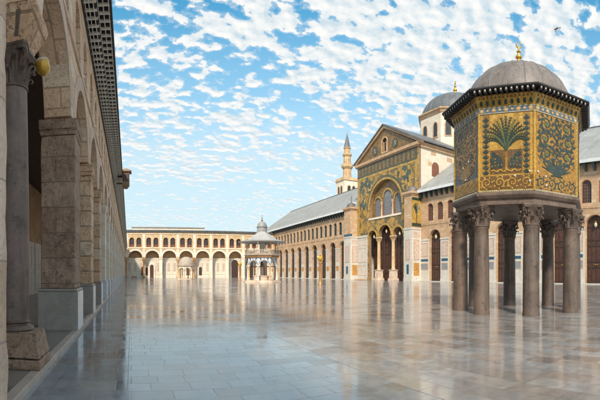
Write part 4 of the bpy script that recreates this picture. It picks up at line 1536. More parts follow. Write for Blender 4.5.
    do = d.build('drum', 'plaster', t)
    d = MB()
    d.lathe([(RD + 0.1, 38.0), (RD + 0.25, 38.3), (RD + 0.25, 38.5), (RD + 0.6, 38.8), (RD + 0.6, 39.1), (RD - 0.4, 39.3)], 8, cx, cy, PI / 8)
    d.build('drum_cornice', 'hall_stone', do)
    ap = RD * math.cos(PI / 8)
    for k in range(8):
        ang = k * PI / 4
        for off in (-1.75, 1.75):
            mat_ = Matrix.Translation((cx, cy, 0)) @ Matrix.Rotation(ang + PI / 2, 4, 'Z')
            q = MB()
            q.plate(arch(off, 1.7, 32.6, 35.2, 10, 1.15), [arch(off, 1.25, 32.8, 35.2, 10, 0.9)], -ap - 0.12, -ap + 0.05)
            q.xform(mat_)
            fo = q.build('window_frame', 'hall_stone', do)
            q = MB()
            q.plate(arch(off, 1.3, 32.78, 35.2, 10, 0.92), [], -ap - 0.04, -ap + 0.05)
            q.xform(mat_)
            q.build('drum_window', 'glass', do)
    d = MB()
    rr_, hh = 8.3, 5.9
    prof = [(rr_ * math.cos(a) ** 0.92 if a < PI / 2 - 1e-3 else 0.0, 39.2 + hh * math.sin(a)) for a in [PI / 2 * k / 14 for k in range(15)]]
    d.lathe([(rr_ + 0.15, 39.0), (rr_ + 0.15, 39.2)] + prof, 48, cx, cy)
    dm = d.build('dome', 'lead_dark', t, 40)
    d = MB()
    for k in range(32):
        a = 2 * PI * k / 32
        d.tube([(cx + p[0] * math.cos(a), cy + p[0] * math.sin(a), p[1]) for p in prof[:-1]], 0.06, 5)
    d.build('dome_seam', 'lead_dark', dm)
    d = MB()
    finial(d, 45.0, 4.4, cx, cy, 1.15)
    d.build('finial', 'gold', dm, 40)


transept()


# ------------------------------------------------------------------ minaret
def minaret():
    t = thing('minaret', 'slender stone minaret with a grey pointed spire rising behind the hall roof', 'minaret', (84.7, 141.6, 0))
    b = MB()
    b.box(-3.3, 3.3, -3.3, 3.3, 0, 39.2)
    bo = b.build('tower_base', 'white_stone', t)
    b = MB()
    b.box(-3.6, 3.6, -3.6, 3.6, 39.2, 39.7)
    for s_ in (-1, 1):
        b.box(-3.5, 3.5, s_ * 3.4 - 0.1, s_ * 3.4 + 0.1, 39.7, 40.4)
        b.box(s_ * 3.4 - 0.1, s_ * 3.4 + 0.1, -3.3, 3.3, 39.7, 40.4)
    b.build('tower_parapet', 'cream_stone', bo)
    for ang in (0, -PI / 2):
        for x in (-1.1, 1.1):
            q = MB()
            q.plate(arch(x, 1.3, 33.6, 36.3, 10), [], -3.34, -3.28)
            q.xform(Matrix.Rotation(ang, 4, 'Z'))
            q.build('tower_window', 'glass', bo)
        q = MB()
        for x in (-1.1, 1.1):
            q.cut()
            q.plate(arch(x, 1.9, 33.3, 36.3, 10), [arch(x, 1.34, 33.58, 36.3, 10)], -3.42, -3.28)
        q.xform(Matrix.Rotation(ang, 4, 'Z'))
        q.build_each('window_surround', 'cream_stone', bo)
    s_ = MB()
    s_.lathe([(1.9, 39.2), (1.9, 40.2), (1.75, 40.4), (1.7, 44.4), (1.95, 44.6), (2.5, 45.3), (2.5, 46.3), (2.3, 46.3), (2.3, 45.5), (1.55, 45.5), (1.5, 49.6),
              (1.75, 49.8), (1.95, 50.2), (1.95, 50.7), (1.3, 50.7), (1.25, 52.8), (1.55, 53.0), (1.55, 53.3)], 8, 0, 0, PI / 8)
    s_.build('shaft', 'cream_stone', t)
    s_ = MB()
    s_.lathe([(1.5, 53.3), (1.15, 54.4), (0.7, 56.6), (0.3, 58.2), (0.0, 58.8)], 8, 0, 0, PI / 8)
    so = s_.build('spire', 'lead_dark', t)
    s_ = MB()
    finial(s_, 58.5, 1.9)
    s_.build('finial', 'gold', so, 40)
    q = MB()
    for k in range(8):
        q.cut()
        s0 = len(q.v)
        q.plate(arch(0, 0.55, 46.6, 48.2, 6), [], -1.46, -1.38)
        q.xform(Matrix.Rotation(k * PI / 4, 4, 'Z'), s0)
        q.cut()
        s0 = len(q.v)
        q.plate(arch(0, 0.6, 41.4, 43.2, 6), [], -1.64, -1.55)
        q.xform(Matrix.Rotation(k * PI / 4, 4, 'Z'), s0)
    q.build_each('shaft_niche', 'brown_plaster', t)


minaret()


# ------------------------------------------------------------------ treasury on eight columns
def treasury():
    TH, D = 0.968, 16.7
    C = Vector((D * math.sin(TH), D * math.cos(TH), 0))
    A0 = math.atan2(-C.y, -C.x)
    t = thing('treasury', 'octagonal domed treasury sheathed in gold mosaic, raised on eight old granite columns', 'kiosk', tuple(C))
    # columns
    rc = 2.42
    first = None
    cm = MB()
    cm.lathe([(0.315, 0.0), (0.318, 0.05), (0.303, 0.14), (0.298, 0.9), (0.29, 1.9), (0.272, 2.8), (0.265, 3.12), (0.29, 3.15), (0.29, 3.2)], 28)
    kp = MB()
    capital(kp, 3.2, 3.96, 0.282, 0, 0, 0)
    for k in range(8):
        a = A0 + R(10.5) + k * PI / 4
        loc = (rc * math.cos(a), rc * math.sin(a), 0)
        if first is None:
            first = cm.build('column', 'granite', t, 50)
            kp.build('capital', 'capital', first, 45)
            first.location = loc
            first.rotation_euler = (0, 0, a)
        else:
            c = copy_part(first, t, loc, a + rnd.uniform(-0.05, 0.05))
            c.scale = (rnd.uniform(0.96, 1.04),) * 2 + (1,)
            if k in (2, 6):
                c.rotation_euler = (0, 0, a + PI / 2)
    v0 = A0 + R(12)
    b = MB()
    b.lathe([(2.55, 3.962), (2.62, 3.98), (2.62, 4.16), (2.70, 4.20), (2.78, 4.30), (2.78, 4.38), (2.70, 4.42)], 8, 0, 0, v0)
    bo = b.build('stone_beam', 'beam', t, bevel=0.012)
    RB = 2.66
    ap = RB * math.cos(PI / 8)
    side = 2 * RB * math.sin(PI / 8)
    m = MB()
    m.lathe([(RB, 4.42), (RB, 7.96)], 8, 0, 0, v0)
    m.build('mosaic_body', 'tess_gold', t)
    # face 0 lies between vertices 12-45 and 12 degrees: the middle one in the picture
    hw = side / 2
    Z0, Z1 = 4.50, 7.22

    def face_frame(k):
        ang = v0 - PI / 8 + k * PI / 4
        return Matrix.Rotation(ang + PI / 2, 4, 'Z')     # local -y points outward

    def put(mb, k):
        return mb.xform(face_frame(k))
    Y = -ap

    def spiral(cx, cz, r, turns, sgn, a0, n=26):
        return [(cx + sgn * r * (1 - 0.86 * i / n) * math.cos(a0 + turns * 2 * PI * i / n), cz + r * (1 - 0.86 * i / n) * math.sin(a0 + turns * 2 * PI * i / n)) for i in range(n + 1)]

    def leaf(mb, x, z, ang, L, W, y, th=0.010):
        pts = [(x + L * tt * math.cos(ang), z + L * tt * math.sin(ang)) for tt in (0, 0.25, 0.5, 0.8, 1.0)]
        mb.ribbon(pts, [W * 0.3, W * 0.9, W, W * 0.55, W * 0.05], y, th)

    def scroll_panel(k, ground, fig, fig2, frieze_ground):
        g0 = MB()
        iw = hw - 0.09
        g0.box(-iw, iw, Y - 0.012, Y + 0.02, Z0 + 0.02, Z1)
        go = put(g0, k).build('mosaic_panel', ground, t)
        q, q2 = MB(), MB()
        yf = Y - 0.012
        rows = 3
        zb, zt = Z0 + 1.05, Z1 - 0.05
        rw = (zt - zb) / rows
        for s_ in (-1, 1):
            stem = []
            for j in range(rows * 8 + 1):
                z = zb - 0.15 + (zt - zb) * j / (rows * 8)
                stem.append((s_ * (0.10 + 0.10 * math.sin(j / 8 * 2 * PI)), z))
            q.ribbon(stem, 0.06, yf, 0.012)
            for j in range(rows):
                cz = zb + rw * (j + 0.5)
                cx = s_ * iw * (0.60 if j % 2 else 0.52)
                rr_ = min(rw * 0.52, iw * 0.42)
                q.ribbon(spiral(cx, cz, rr_, 1.55, s_, -2.2), [0.075 * (1 - 0.45 * i / 26) for i in range(27)], yf, 0.013)
                for i in range(9):
                    a = i * 2 * PI / 9 + j
                    leaf(q, cx + rr_ * 0.95 * math.cos(a), cz + rr_ * 0.95 * math.sin(a), a + 0.9, 0.17, 0.10, yf)
                q2.cut()
                for i in range(5):
                    a = i * 2 * PI / 5
                    leaf(q2, cx, cz, a, rr_ * 0.42, 0.075, yf, 0.016)
                leaf(q, cx * 0.2, cz + rw * 0.3, PI / 2 + s_ * 0.7, 0.2, 0.08, yf, 0.015)
        rl_ = random.Random(k * 7 + 1)
        for i in range(330):                         # small leaves strewn between the scrolls
            leaf(q, rl_.uniform(-iw * 0.93, iw * 0.93), rl_.uniform(zb - 0.1, zt - 0.06), rl_.uniform(0, 2 * PI), rl_.uniform(0.04, 0.085), 0.03, yf, 0.008 + 0.00001 * i)
        # acanthus fan at the foot
        for i in range(11):
            a = PI / 2 + (i - 5) * 0.23
            pts = [(0.14 * (i - 5) * 0.4, Z0 + 0.55), (math.cos(a) * 0.35, Z0 + 0.60 + math.sin(a) * 0.3), (math.cos(a) * 0.75, Z0 + 0.62 + math.sin(a) * 0.52)]
            q.ribbon(pts, [0.05, 0.11, 0.02], yf, 0.014 + 0.0003 * i)
        put(q, k).build('scroll_ornament', fig, go)
        put(q2, k).build_each('scroll_flower', fig2, go)
        frieze(k, go, frieze_ground, fig)

    def frieze(k, go, ground, fig):
        iw = hw - 0.06
        f0 = MB()
        f0.box(-iw, iw, Y - 0.018, Y + 0.02, Z0 + 0.03, Z0 + 0.50)
        put(f0, k).build('frieze_ground', ground, go)
        q = MB()
        yf = Y - 0.018
        n = 4
        for j in range(n):
            cx = -iw + 2 * iw * (j + 0.5) / n
            s_ = 1 if j % 2 else -1
            q.ribbon(spiral(cx, Z0 + 0.26, 0.19, 1.4, s_, -1.2), [0.05 * (1 - 0.5 * i / 26) for i in range(27)], yf, 0.012)
            for i in range(7):
                a = i * 2 * PI / 7
                leaf(q, cx + 0.18 * math.cos(a), Z0 + 0.26 + 0.18 * math.sin(a), a + 0.8, 0.10, 0.06, yf)
        put(q, k).build('frieze_scroll', fig, go)

    def palm_panel(k):
        iw = hw - 0.09
        g0 = MB()
        g0.box(-iw, iw, Y - 0.010, Y + 0.02, Z0 + 0.02, Z1)
        go = put(g0, k).build('mosaic_panel', 'tess_gold', t)
        q = MB()
        q.box(-iw * 0.64, iw * 0.64, Y - 0.016, Y + 0.02, Z0 + 0.56, Z0 + 1.42)
        put(q, k).build('lower_field', 'tess_brown', go)
        yf = Y - 0.016
        # palm
        cz = Z0 + 1.36
        fronds = []
        for i in range(17):
            a = (i - 8) / 8 * 1.22
            L = 1.20 - 0.30 * abs(a) / 1.22
            fr = MB()
            pts = [(0.0, cz)]
            for j in range(1, 13):
                tt = j / 12
                ang = PI / 2 - a * (0.42 + 1.35 * tt ** 2.2)
                pts.append((pts[-1][0] + L / 12 * math.cos(ang), pts[-1][1] + L / 12 * math.sin(ang)))
            dz = 0.0006 * i
            fr.ribbon(pts, [0.024] * 12 + [0.008], yf, 0.012 + dz)
            for j in range(3, 13):
                dx, dzz = pts[j][0] - pts[j - 1][0], pts[j][1] - pts[j - 1][1]
                base = math.atan2(dzz, dx)
                for s_ in (-1, 1):
                    leaf(fr, pts[j][0], pts[j][1], base + s_ * 0.60, 0.090, 0.026, yf, 0.010 + dz)
            fronds.append(fr)
        for i, fr in enumerate(fronds):
            put(fr, k).build('palm_frond', 'tess_olive' if i % 4 == 2 else 'tess_green', go)
        tr = MB()
        tr.ribbon([(0, Z0 + 0.72), (0.015, Z0 + 1.0), (0.0, Z0 + 1.62)], [0.11, 0.085, 0.06], yf, 0.009)
        put(tr, k).build('palm_trunk', 'tess_amber', go)
        # little walled town with towers either side and a river bank below
        tw, tp = MB(), MB()
        for s_ in (-1, 1):
            for (x, z, w_, h_) in ((0.28, 0.78, 0.11, 0.26), (0.40, 0.76, 0.09, 0.44), (0.17, 0.78, 0.09, 0.16), (0.51, 0.74, 0.08, 0.24)):
                tw.cut()
                tw.plate([(s_ * x - w_ / 2, Z0 + z), (s_ * x + w_ / 2, Z0 + z), (s_ * x + w_ / 2, Z0 + z + h_), (s_ * x, Z0 + z + h_ + 0.08), (s_ * x - w_ / 2, Z0 + z + h_)], [], yf - 0.014, yf + 0.01)
                for zz in (0.08, 0.2, 0.32):
                    if zz < h_ - 0.06:
                        tp.box(s_ * x - 0.014, s_ * x + 0.014, yf - 0.02, yf - 0.01, Z0 + z + zz, Z0 + z + zz + 0.05)
        for s_ in (-1, 1):                          # bushes behind the houses
            for (x, z, r_) in ((0.33, 1.16, 0.10), (0.47, 1.26, 0.09), (0.22, 1.04, 0.09), (0.53, 1.06, 0.07)):
                tw.cut()
                tw.plate([(s_ * x + r_ * rnd.uniform(0.6, 1.2) * math.cos(2 * PI * i / 12), Z0 + z + r_ * rnd.uniform(0.8, 1.4) * math.sin(2 * PI * i / 12)) for i in range(12)], [], yf - 0.006 - x * 0.003, yf + 0.01)
        bank = [(-iw * 0.58 + iw * 1.16 * i / 20, Z0 + 0.68 + 0.035 * math.sin(i * 1.3)) for i in range(21)]
        tp.ribbon(bank, 0.05, yf, 0.018)
        put(tw, k).build_each('mosaic_tower', 'tess_teal', go)
        put(tp, k).build('mosaic_detail', 'tess_gold', go)
        # leafy garlands up both edges
        ga, gl = MB(), MB()
        for s_ in (-1, 1):
            ga.cut()
            gl.cut()
            ga.box(s_ * iw * 0.80 - 0.13, s_ * iw * 0.80 + 0.13, Y - 0.015, Y + 0.01, Z0 + 0.5, Z1)
            z = Z0 + 0.56
            while z < Z1 - 0.12:
                for a in (0.6, 1.2, PI - 1.2, PI - 0.6):
                    leaf(gl, s_ * iw * 0.80, z, a, 0.15, 0.065, Y - 0.015, 0.010)
                leaf(gl, s_ * iw * 0.80, z, PI / 2, 0.19, 0.07, Y - 0.015, 0.013)
                z += 0.19
        put(ga, k).build_each('garland_ground', 'tess_amber', go)
        put(gl, k).build_each('garland', 'tess_teal', go)
        frieze(k, go, 'tess_brown', 'tess_gold')

    for k in range(8):
        if k == 0:
            palm_panel(k)
        elif k == 7:
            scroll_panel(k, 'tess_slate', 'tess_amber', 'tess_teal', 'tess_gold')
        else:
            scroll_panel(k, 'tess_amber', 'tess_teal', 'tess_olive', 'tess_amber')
        # blue band with gold rosettes and pale edges
        q = MB()
        q.box(-hw + 0.01, hw - 0.01, Y - 0.03, Y + 0.02, Z1 + 0.03, Z1 + 0.24)
        bo_ = put(q, k).build('blue_band', 'tess_blue', t)
        q, q2 = MB(), MB()
        for j in range(9):
            x = -hw + 0.12 + (2 * hw - 0.24) * j / 8
            r_ = 0.085 if j % 2 == 0 else 0.065
            pts = [(x + r_ * math.cos(a), Z1 + 0.135 + r_ * math.sin(a)) for a in [2 * PI * i / (10 if j % 2 == 0 else 4) for i in range(10 if j % 2 == 0 else 4)]]
            q.plate(pts, [], Y - 0.042, Y)
            pts = [(x + r_ * 0.5 * math.cos(a), Z1 + 0.135 + r_ * 0.5 * math.sin(a)) for a in [2 * PI * i / 6 for i in range(6)]]
            q2.plate(pts, [], Y - 0.05, Y)
        put(q, k).build('band_rosette', 'tess_gold', bo_)
        q2.box(-hw + 0.01, hw - 0.01, Y - 0.036, Y, Z1 + 0.025, Z1 + 0.045)
        q2.box(-hw + 0.01, hw - 0.01, Y - 0.036, Y, Z1 + 0.225, Z1 + 0.245)
        put(q2, k).build('band_edging', 'tess_pale', bo_)
        # dotted trim at the foot
        q = MB()
        for j in range(26):
            x = -hw + 0.04 + (2 * hw - 0.08) * j / 25
            q.box(x - 0.022, x + 0.022, Y - 0.03, Y, 4.435, 4.485)
        put(q, k).build('dotted_trim', 'tess_pale', t)
        # gold arcaded cornice leaning outwards with dark niches
        q = MB()
        ce0, ce1 = Z1 + 0.25, 7.86
        q.add([(-hw, Y, ce0), (hw, Y, ce0), (hw * 1.07, Y - 0.17, ce1), (-hw * 1.07, Y - 0.17, ce1), (-hw, Y + 0.05, ce0), (hw, Y + 0.05, ce0), (hw * 1.07, Y + 0.05, ce1), (-hw * 1.07, Y + 0.05, ce1)],
              [(0, 1, 2, 3), (4, 7, 6, 5), (0, 3, 7, 4), (1, 5, 6, 2), (0, 4, 5, 1), (3, 2, 6, 7)])
        co_ = put(q, k).build('arcaded_cornice', 'tess_gold', t)
        q = MB()
        sl = -0.17 / (ce1 - ce0)
        for j in range(9):
            x = -hw + hw * 2 * (j + 0.5) / 9
            q.cut()
            s0 = len(q.v)
            q.plate(arch(x, 0.10, ce0 + 0.07, ce0 + 0.17, 6), [], -0.012, 0.02)
            for ii in range(s0, len(q.v)):
                p = q.v[ii]
                q.v[ii] = (p[0], Y + sl * (p[2] - ce0) + p[1], p[2])
        put(q, k).build_each('cornice_niche', 'tess_green', co_)
        q = MB()
        for j in range(14):
            x = -hw + hw * 2 * (j + 0.5) / 14
            s0 = len(q.v)
            q.plate([(x - 0.045, ce0 + 0.27), (x + 0.045, ce0 + 0.27), (x, ce0 + 0.36)], [], -0.012, 0.02)
            for ii in range(s0, len(q.v)):
                p = q.v[ii]
                q.v[ii] = (p[0], Y + sl * (p[2] - ce0) + p[1], p[2])
        put(q, k).build('cornice_tooth', 'tess_brown', co_)
        # eave brackets, pale tipped
        q, q2 = MB(), MB()
        for j in range(12):
            x = -hw * 1.12 + hw * 2.24 * (j + 0.5) / 12
            q.cut()
            q2.cut()
            q.box(x - 0.045, x + 0.045, Y - 0.44, Y - 0.1, 7.84, 7.955)
            q2.box(x - 0.024, x + 0.024, Y - 0.452, Y - 0.441, 7.885, 7.945)
        for bk, tp_ in zip(put(q, k).build_each('eave_bracket', 'black_wood', t), put(q2, k).pieces()):
            tp_.build('bracket_tip', 'grey_paint', bk)
    # corner strips
    q = MB()
    for k in range(8):
        a = v0 + k * PI / 4
        q.cut()
        q.lathe([(0.05, 4.45), (0.05, 7.3)], 8, (RB - 0.01) * math.cos(a), (RB - 0.01) * math.sin(a))
    q.build_each('corner_bead', 'tess_gold', t, 40)
    # small white patches fixed over lost tesserae
    for k, spots in ((0, ((0.33, 4.98), (0.86, 5.12), (0.86, 4.78))), (1, ((-0.88, 5.12), (-0.52, 5.0), (-0.5, 4.68))), (7, ((0.25, 5.75), (-0.2, 5.6), (0.0, 5.1)))):
        for (x, z) in spots:
            q = MB()
            q.box(x - 0.03, x + 0.03, Y - 0.045, Y - 0.005, z - 0.03, z + 0.03)
            put(q, k).build('white_patch', 'white_paper', t)
    # eave and dome
    e = MB()
    e.lathe([(2.80, 7.956), (3.16, 7.956), (3.19, 7.985), (3.19, 8.03), (2.3, 8.2), (2.1, 8.24)], 8, 0, 0, v0)
    e.build('eave', 'black_wood', t)
    dz, rr_ = 8.16, 2.24
    prof = [(rr_ * math.cos(PI / 2 * k / 16), dz + 1.90 * math.sin(PI / 2 * k / 16)) for k in range(16)] + [(0, dz + 1.90)]
    d = MB()
    d.lathe([(rr_ + 0.04, 8.15), (rr_ + 0.04, dz + 0.04)] + prof[1:], 64)
    dm = d.build('dome', 'lead_brown', t, 40)
    d = MB()
    for k in range(20):
        a = A0 + 2 * PI * (k + 0.35) / 20
        d.tube([(p[0] * math.cos(a), p[0] * math.sin(a), p[1]) for p in prof[:-2]], 0.02, 6)
    d.build('dome_seam', 'lead_dark', dm, 60)
    d = MB()
    finial(d, dz + 1.88, 1.22, 0, 0, 1.1)
    d.build('finial', 'gold', dm, 40)


treasury()


# ------------------------------------------------------------------ ablution kiosk in the middle of the court
def fountain_kiosk():
    t = thing('fountain_kiosk', 'two-storey octagonal fountain kiosk with a wide grey eave, gallery and small lantern dome', 'kiosk', (21.8, 64.4, 0))
    a0 = R(12)
    b = MB()
    b.lathe([(3.3, 0), (3.3, 0.18), (3.0, 0.18), (3.0, 0.36), (2.7, 0.36)], 8, 0, 0, a0)
    b.build('platform', 'pale_stone', t)
    R0 = 2.55
    for k in range(8):
        a = a0 + k * PI / 4
        q = MB()
        x, y = R0 * math.cos(a), R0 * math.sin(a)
        q.lathe([(0.21, 0.36), (0.21, 0.55), (0.15, 0.62), (0.14, 2.4), (0.2, 2.55), (0.24, 2.75), (0.24, 2.85)], 12, x, y)
        q.build('column', 'marble' if k % 2 else 'cream_stone', t, 40)
    q = MB()                                        # carved pale spandrels between the columns
    ap = R0 * math.cos(PI / 8)
    hw = R0 * math.sin(PI / 8)
    for k in range(8):
        q.cut()
        s0 = len(q.v)
        top = 4.15
        outer = [(-hw, 2.7)] + [(p[0], p[1]) for p in arc_down(0, hw - 0.16, 2.75, 12, 0.95)] + [(hw, 2.7), (hw, top), (-hw, top)]
        q.plate(outer, [], -ap - 0.1, -ap + 0.1)
        q.xform(Matrix.Rotation(a0 + PI / 8 + k * PI / 4 + PI / 2, 4, 'Z'), s0)
    so = q.build_each('spandrel', 'blue_marble', t)
    q = MB()
    for k in range(8):
        q.cut()
        s0 = len(q.v)
        for s_ in (-1, 1):
            q.ribbon([(s_ * (hw - 0.06), 2.95), (s_ * (hw - 0.25), 3.5), (s_ * (hw - 0.55), 3.75), (s_ * (hw - 0.3), 3.95)], 0.1, -ap - 0.1, 0.03)
            q.ribbon([(s_ * 0.62 + 0.14 * math.cos(i * 0.8), 3.93 + 0.10 * math.sin(i * 0.8)) for i in range(9)], 0.05, -ap - 0.1, 0.03)
        q.ribbon([(-0.12, 3.98), (0, 3.75), (0.12, 3.98)], 0.08, -ap - 0.1, 0.03)
        q.box(-hw + 0.05, hw - 0.05, -ap - 0.13, -ap - 0.09, 2.62, 2.70)
        q.xform(Matrix.Rotation(a0 + PI / 8 + k * PI / 4 + PI / 2, 4, 'Z'), s0)
    for par, pc in zip(so, q.pieces()):
        pc.build('carved_band', 'dark_wood', par)
    q = MB()
    q.lathe([(2.75, 4.15), (2.95, 4.25), (2.95, 4.45)], 8, 0, 0, a0)
    q.build('lintel', 'post', t)
    q = MB()
    q.lathe([(2.9, 4.45), (3.15, 4.55), (3.15, 4.72), (2.9, 4.72)], 8, 0, 0, a0)
    q.build('gallery_floor', 'beige_dome', t)
    rl = MB()
    R1 = 2.95
    for k in range(8):
        rl.cut()
        s0 = len(rl.v)
        ap1, hw1 = R1 * math.cos(PI / 8), R1 * math.sin(PI / 8)
        rl.box(-hw1, hw1, -ap1 - 0.03, -ap1 + 0.03, 5.35, 5.45)
        rl.box(-hw1, hw1, -ap1 - 0.03, -ap1 + 0.03, 4.8, 4.88)
        for j in range(9):
            x = -hw1 + 2 * hw1 * (j + 0.5) / 9
            rl.box(x - 0.06, x + 0.06, -ap1 - 0.015, -ap1 + 0.015, 4.72, 5.35)
        rl.xform(Matrix.Rotation(a0 + PI / 8 + k * PI / 4 + PI / 2, 4, 'Z'), s0)
    rl.build_each('railing', 'beige_dome', t)
    for k in range(8):
        a = a0 + k * PI / 4
        q = MB()
        x, y = 2.75 * math.cos(a), 2.75 * math.sin(a)
        q.lathe([(0.12, 4.72), (0.09, 4.8), (0.08, 6.3), (0.14, 6.5), (0.14, 6.75)], 10, x, y)
        q.build('gallery_column', 'pale_wood' if k % 2 else 'cream_stone', t, 40)
    q = MB()
    q.lathe([(0.45, 4.72), (0.45, 6.75)], 8, 0, 0, a0)
    q.build('gallery_core', 'pale_wood', t)
    q = MB()
    q.lathe([(2.6, 6.62), (4.0, 6.74), (4.05, 6.86), (3.0, 7.12), (2.2, 7.3)], 16, 0, 0, a0)
    q.build('eave', 'pale_lead', t, 20)
    q = MB()
    q.lathe([(2.5, 7.2), (2.4, 7.35), (1.0, 8.35), (0.9, 8.55)], 8, 0, 0, a0)
    q.build('roof', 'pale_lead', t)
    q = MB()
    q.lathe([(0.85, 8.45), (0.85, 9.3), (0.98, 9.35), (0.98, 9.45), (0.82, 9.5)] + [(0.82 * math.cos(PI / 2 * k / 8), 9.5 + 0.85 * math.sin(PI / 2 * k / 8)) for k in range(1, 8)] + [(0, 10.36)], 16)
    lo = q.build('lantern', 'lead', t, 40)
    q = MB()
    for k in range(8):
        q.cut()
        s0 = len(q.v)
        q.plate(arch(0, 0.3, 8.65, 8.95, 6), [], -0.87, -0.8)
        q.xform(Matrix.Rotation(k * PI / 4, 4, 'Z'), s0)
    q.build_each('lantern_window', 'lead', lo)
    q = MB()
    finial(q, 10.3, 1.3)
    q.build('finial', 'post', lo, 40)
    q = MB()                                        # basin under the kiosk
    q.lathe([(1.5, 0.36), (1.6, 1.0), (1.7, 1.05), (1.7, 1.15), (1.45, 1.15), (1.4, 0.8), (0.3, 0.8), (0.25, 2.6)], 8, 0, 0, a0)
    q.build('basin', 'pale_stone', t)


fountain_kiosk()


def domed_pavilion():
    t = thing('domed_pavilion', 'small open pavilion with a plain beige dome on slim columns, before the far arcade', 'pavilion', (14.3, 104.0, 0))
    b = MB()
    b.lathe([(2.6, 0), (2.6, 0.2), (2.3, 0.2)], 8, 0, 0, R(22.5))
    b.build('platform', 'pale_stone', t)
    for k in range(8):
        a = R(22.5) + k * PI / 4
        q = MB()
        x, y = 2.05 * math.cos(a), 2.05 * math.sin(a)
        q.lathe([(0.2, 0.2), (0.2, 0.4), (0.13, 0.48), (0.12, 2.3), (0.18, 2.45), (0.22, 2.62)], 10, x, y)
        q.build('column', 'cream_stone', t, 40)
    R0 = 2.15
    ap, hw = R0 * math.cos(PI / 8), R0 * math.sin(PI / 8)
    q = MB()
    for k in range(8):
        q.cut()
        s0 = len(q.v)
        q.plate([(-hw, 2.55)] + arc_down(0, hw - 0.14, 2.6, 8, 0.4) + [(hw, 2.55), (hw, 3.35), (-hw, 3.35)], [], -ap - 0.1, -ap + 0.1)
        q.xform(Matrix.Rotation(R(22.5) + PI / 8 + k * PI / 4 + PI / 2, 4, 'Z'), s0)
    q.build_each('arch_wall', 'white_stone', t)
    q = MB()
    q.lathe([(2.2, 3.35), (2.55, 3.45), (2.55, 3.68), (2.15, 3.75)], 8, 0, 0, R(22.5))
    q.build('cornice', 'beige_dome', t)
    q = MB()
    q.lathe([(2.08, 3.7), (2.08, 3.8)] + [(2.05 * math.cos(PI / 2 * k / 10), 3.8 + 2.1 * math.sin(PI / 2 * k / 10)) for k in range(1, 10)] + [(0, 5.9)], 32)
    q.build('dome', 'beige_dome', t, 40)


domed_pavilion()


# ------------------------------------------------------------------ smaller things in the court
def lamp_post(loc, label, s=1.0):
    t = thing('lamp_post', label, 'lamp post', loc, 0, 'golden lamp posts standing in the court')
    p = MB()
    p.lathe([(0.30, 0), (0.30, 0.12), (0.24, 0.2), (0.21, 0.5), (0.18, 0.6), (0.165, 2.6), (0.22, 2.75), (0.26, 2.85), (0.14, 2.95), (0.10, 3.1)], 16)
    p.build('post', 'post', t, 40)
    g_ = MB()
    zc = 3.45
    prof = [(0.38 * math.sin(PI * k / 12), zc - 0.38 * math.cos(PI * k / 12)) for k in range(13)]
    prof[0], prof[-1] = (0.0, prof[0][1]), (0.0, prof[-1][1])
    g_.lathe(prof, 20)
    go = g_.build('globe', 'lamp_gold', t, 60)
    c = MB()
    c.lathe([(0.12, zc + 0.35), (0.14, zc + 0.4), (0.05, zc + 0.47), (0.02, zc + 0.62)], 12)
    for k in range(6):
        a = k * PI / 3
        c.tube([(0.395 * math.sin(b_) * math.cos(a), 0.395 * math.sin(b_) * math.sin(a), zc - 0.395 * math.cos(b_)) for b_ in [PI * j / 10 for j in range(11)]], 0.022, 5)
    c.build('cage', 'gold', go, 40)
    return t


def at(px, d):
    th = (px - 131.5) / 400.0
    return (d * math.sin(th), d * math.cos(th), 0)


lamp_post(at(320.3, 52), 'golden globe lamp post standing before the hall doors, the nearer of the two')
lamp_post(at(240, 84), 'golden globe lamp post beside the fountain kiosk, the farther and smaller of the two')


def red_bench():
    t = thing('low_bench', 'low red-covered bench on the paving at the foot of the far arcade', 'bench', at(134.2, 122))
    MB().box(-0.75, 0.75, -0.35, 0.35, 0.34, 0.62).build('red_seat', 'red_paint', t, bevel=0.06)
    for x in (-0.6, 0.6):
        for y in (-0.25, 0.25):
            MB().box(x - 0.06, x + 0.06, y - 0.06, y + 0.06, 0, 0.34).build('leg', 'dark_wood', t)


red_bench()


def lantern(x, y, ztop, label):
    t = thing('hanging_lantern', label, 'lantern', (x, y, ztop), 0, 'glass lanterns hanging in the doorway arches')
    MB().tube([(0, 0, 0), (0, 0, -0.75)], 0.025, 6).build('chain', 'iron', t)
    q = MB()
    q.lathe([(0.06, -0.7), (0.2, -0.82), (0.24, -0.9), (0.10, -0.95)], 12)
    q.build('cap', 'gold', t, 40)
    q = MB()
    q.lathe([(0.10, -0.93), (0.20, -1.05), (0.24, -1.25), (0.18, -1.45), (0.08, -1.6), (0.0, -1.65)], 14)
    q.build('glass_body', 'milk_glass', t, 50)


for (wy, zt, dx, lab) in ((HY + 4.55, 10.85, 0.1, 'pale glass lantern hanging in the left arch of the triple portal'),
                          (HY, 11.7, 0.1, 'pale glass lantern hanging in the tall middle arch of the triple portal'),
                          (HY - 4.55, 10.85, 0.1, 'pale glass lantern hanging in the right arch of the triple portal'),
                          (53.3, 9.5, 0.3, 'pale glass lantern in the first arched doorway right of the mosaic front'),
                          (48.1, 9.5, 0.3, 'pale glass lantern in the arched doorway just left of the treasury columns'),
                          (22.1, 9.5, 0.3, 'pale glass lantern in the arched doorway right of the treasury, at the frame edge')):
    lantern(HX + dx, wy, zt, lab)


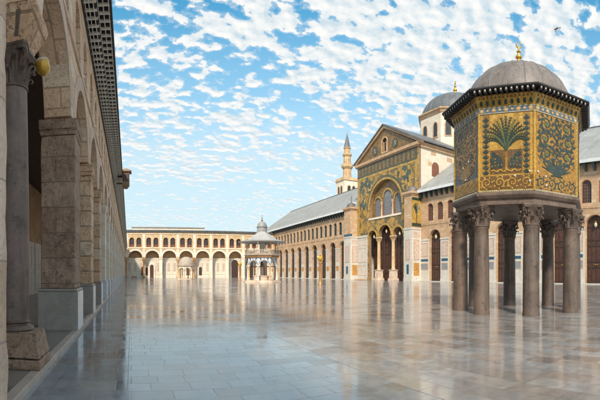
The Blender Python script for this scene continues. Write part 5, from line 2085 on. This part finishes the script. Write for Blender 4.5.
def bird():
    p = at(556.5, 34)
    z = EYE + (273.5 - 28.8) * 34 / 400
    t = thing('bird', 'dark bird flying with raised wings high in the sky above the treasury', 'bird', (p[0], p[1], z), 0)
    th = (556.5 - 131.5) / 400.0
    r_, u_, v_ = Vector((math.cos(th), -math.sin(th), 0)), Vector((0, 0, 1)), Vector((math.sin(th), math.cos(th), 0))
    f = (-0.93 * r_ - 0.12 * u_ + 0.25 * v_).normalized()     # heading left
    w_ = (0.25 * r_ + 0.80 * u_ + 0.22 * v_)
    w_ = (w_ - f * w_.dot(f)).normalized()
    n_ = f.cross(w_)
    t.rotation_euler = Matrix((f, w_, n_)).transposed().to_euler()
    t.scale = (0.7, 0.7, 0.7)
    b = MB()
    n = 10
    prof = [(0.0, -0.30), (0.03, -0.26), (0.075, -0.12), (0.085, 0.02), (0.065, 0.14), (0.05, 0.19), (0.055, 0.24), (0.035, 0.29), (0.0, 0.34)]
    b.lathe(prof, n)
    b.xform(Matrix.Rotation(R(90), 4, 'Y') @ Matrix.Scale(1.0, 4))
    bo = b.build('body', 'feather', t, 60)
    tl = MB()
    tl.add([(-0.24, -0.03, 0), (-0.24, 0.03, 0), (-0.5, 0.10, 0.01), (-0.53, 0, 0.015), (-0.5, -0.10, 0.01), (-0.24, 0, -0.03), (-0.5, 0, -0.005)],
           [(0, 1, 2, 3, 4), (1, 5, 6, 2), (0, 4, 6, 5), (2, 6, 3), (3, 6, 4)])
    tl.build('tail', 'feather', bo)
    for s_, mat, up, sw in ((1, 'feather', 0.55, -0.05), (-1, 'feather_brown', -0.32, 0.22)):
        w = MB()
        st = [(0.0, 0.13, -0.12, 0.0), (0.22, 0.16, -0.12, 0.12), (0.42, 0.12, -0.13, 0.2), (0.6, 0.03, -0.13, 0.24), (0.74, -0.07, -0.11, 0.25)]
        vs = []
        for (y, f, bk, u) in st:
            zz = up * (y + 0.0)
            vs += [(f + sw * y, s_ * (0.05 + y), zz), (bk + sw * y, s_ * (0.05 + y), zz - 0.01), (f + sw * y - 0.02, s_ * (0.05 + y), zz + 0.022), (bk + sw * y + 0.02, s_ * (0.05 + y), zz + 0.008)]
        fs = []
        for i in range(len(st) - 1):
            o = i * 4
            fs += [(o, o + 1, o + 5, o + 4), (o + 2, o + 6, o + 7, o + 3), (o, o + 4, o + 6, o + 2), (o + 1, o + 3, o + 7, o + 5)]
        fs += [(0, 2, 3, 1), (16, 17, 19, 18)]
        w.add(vs, fs)
        w.build('wing', mat, bo)


bird()
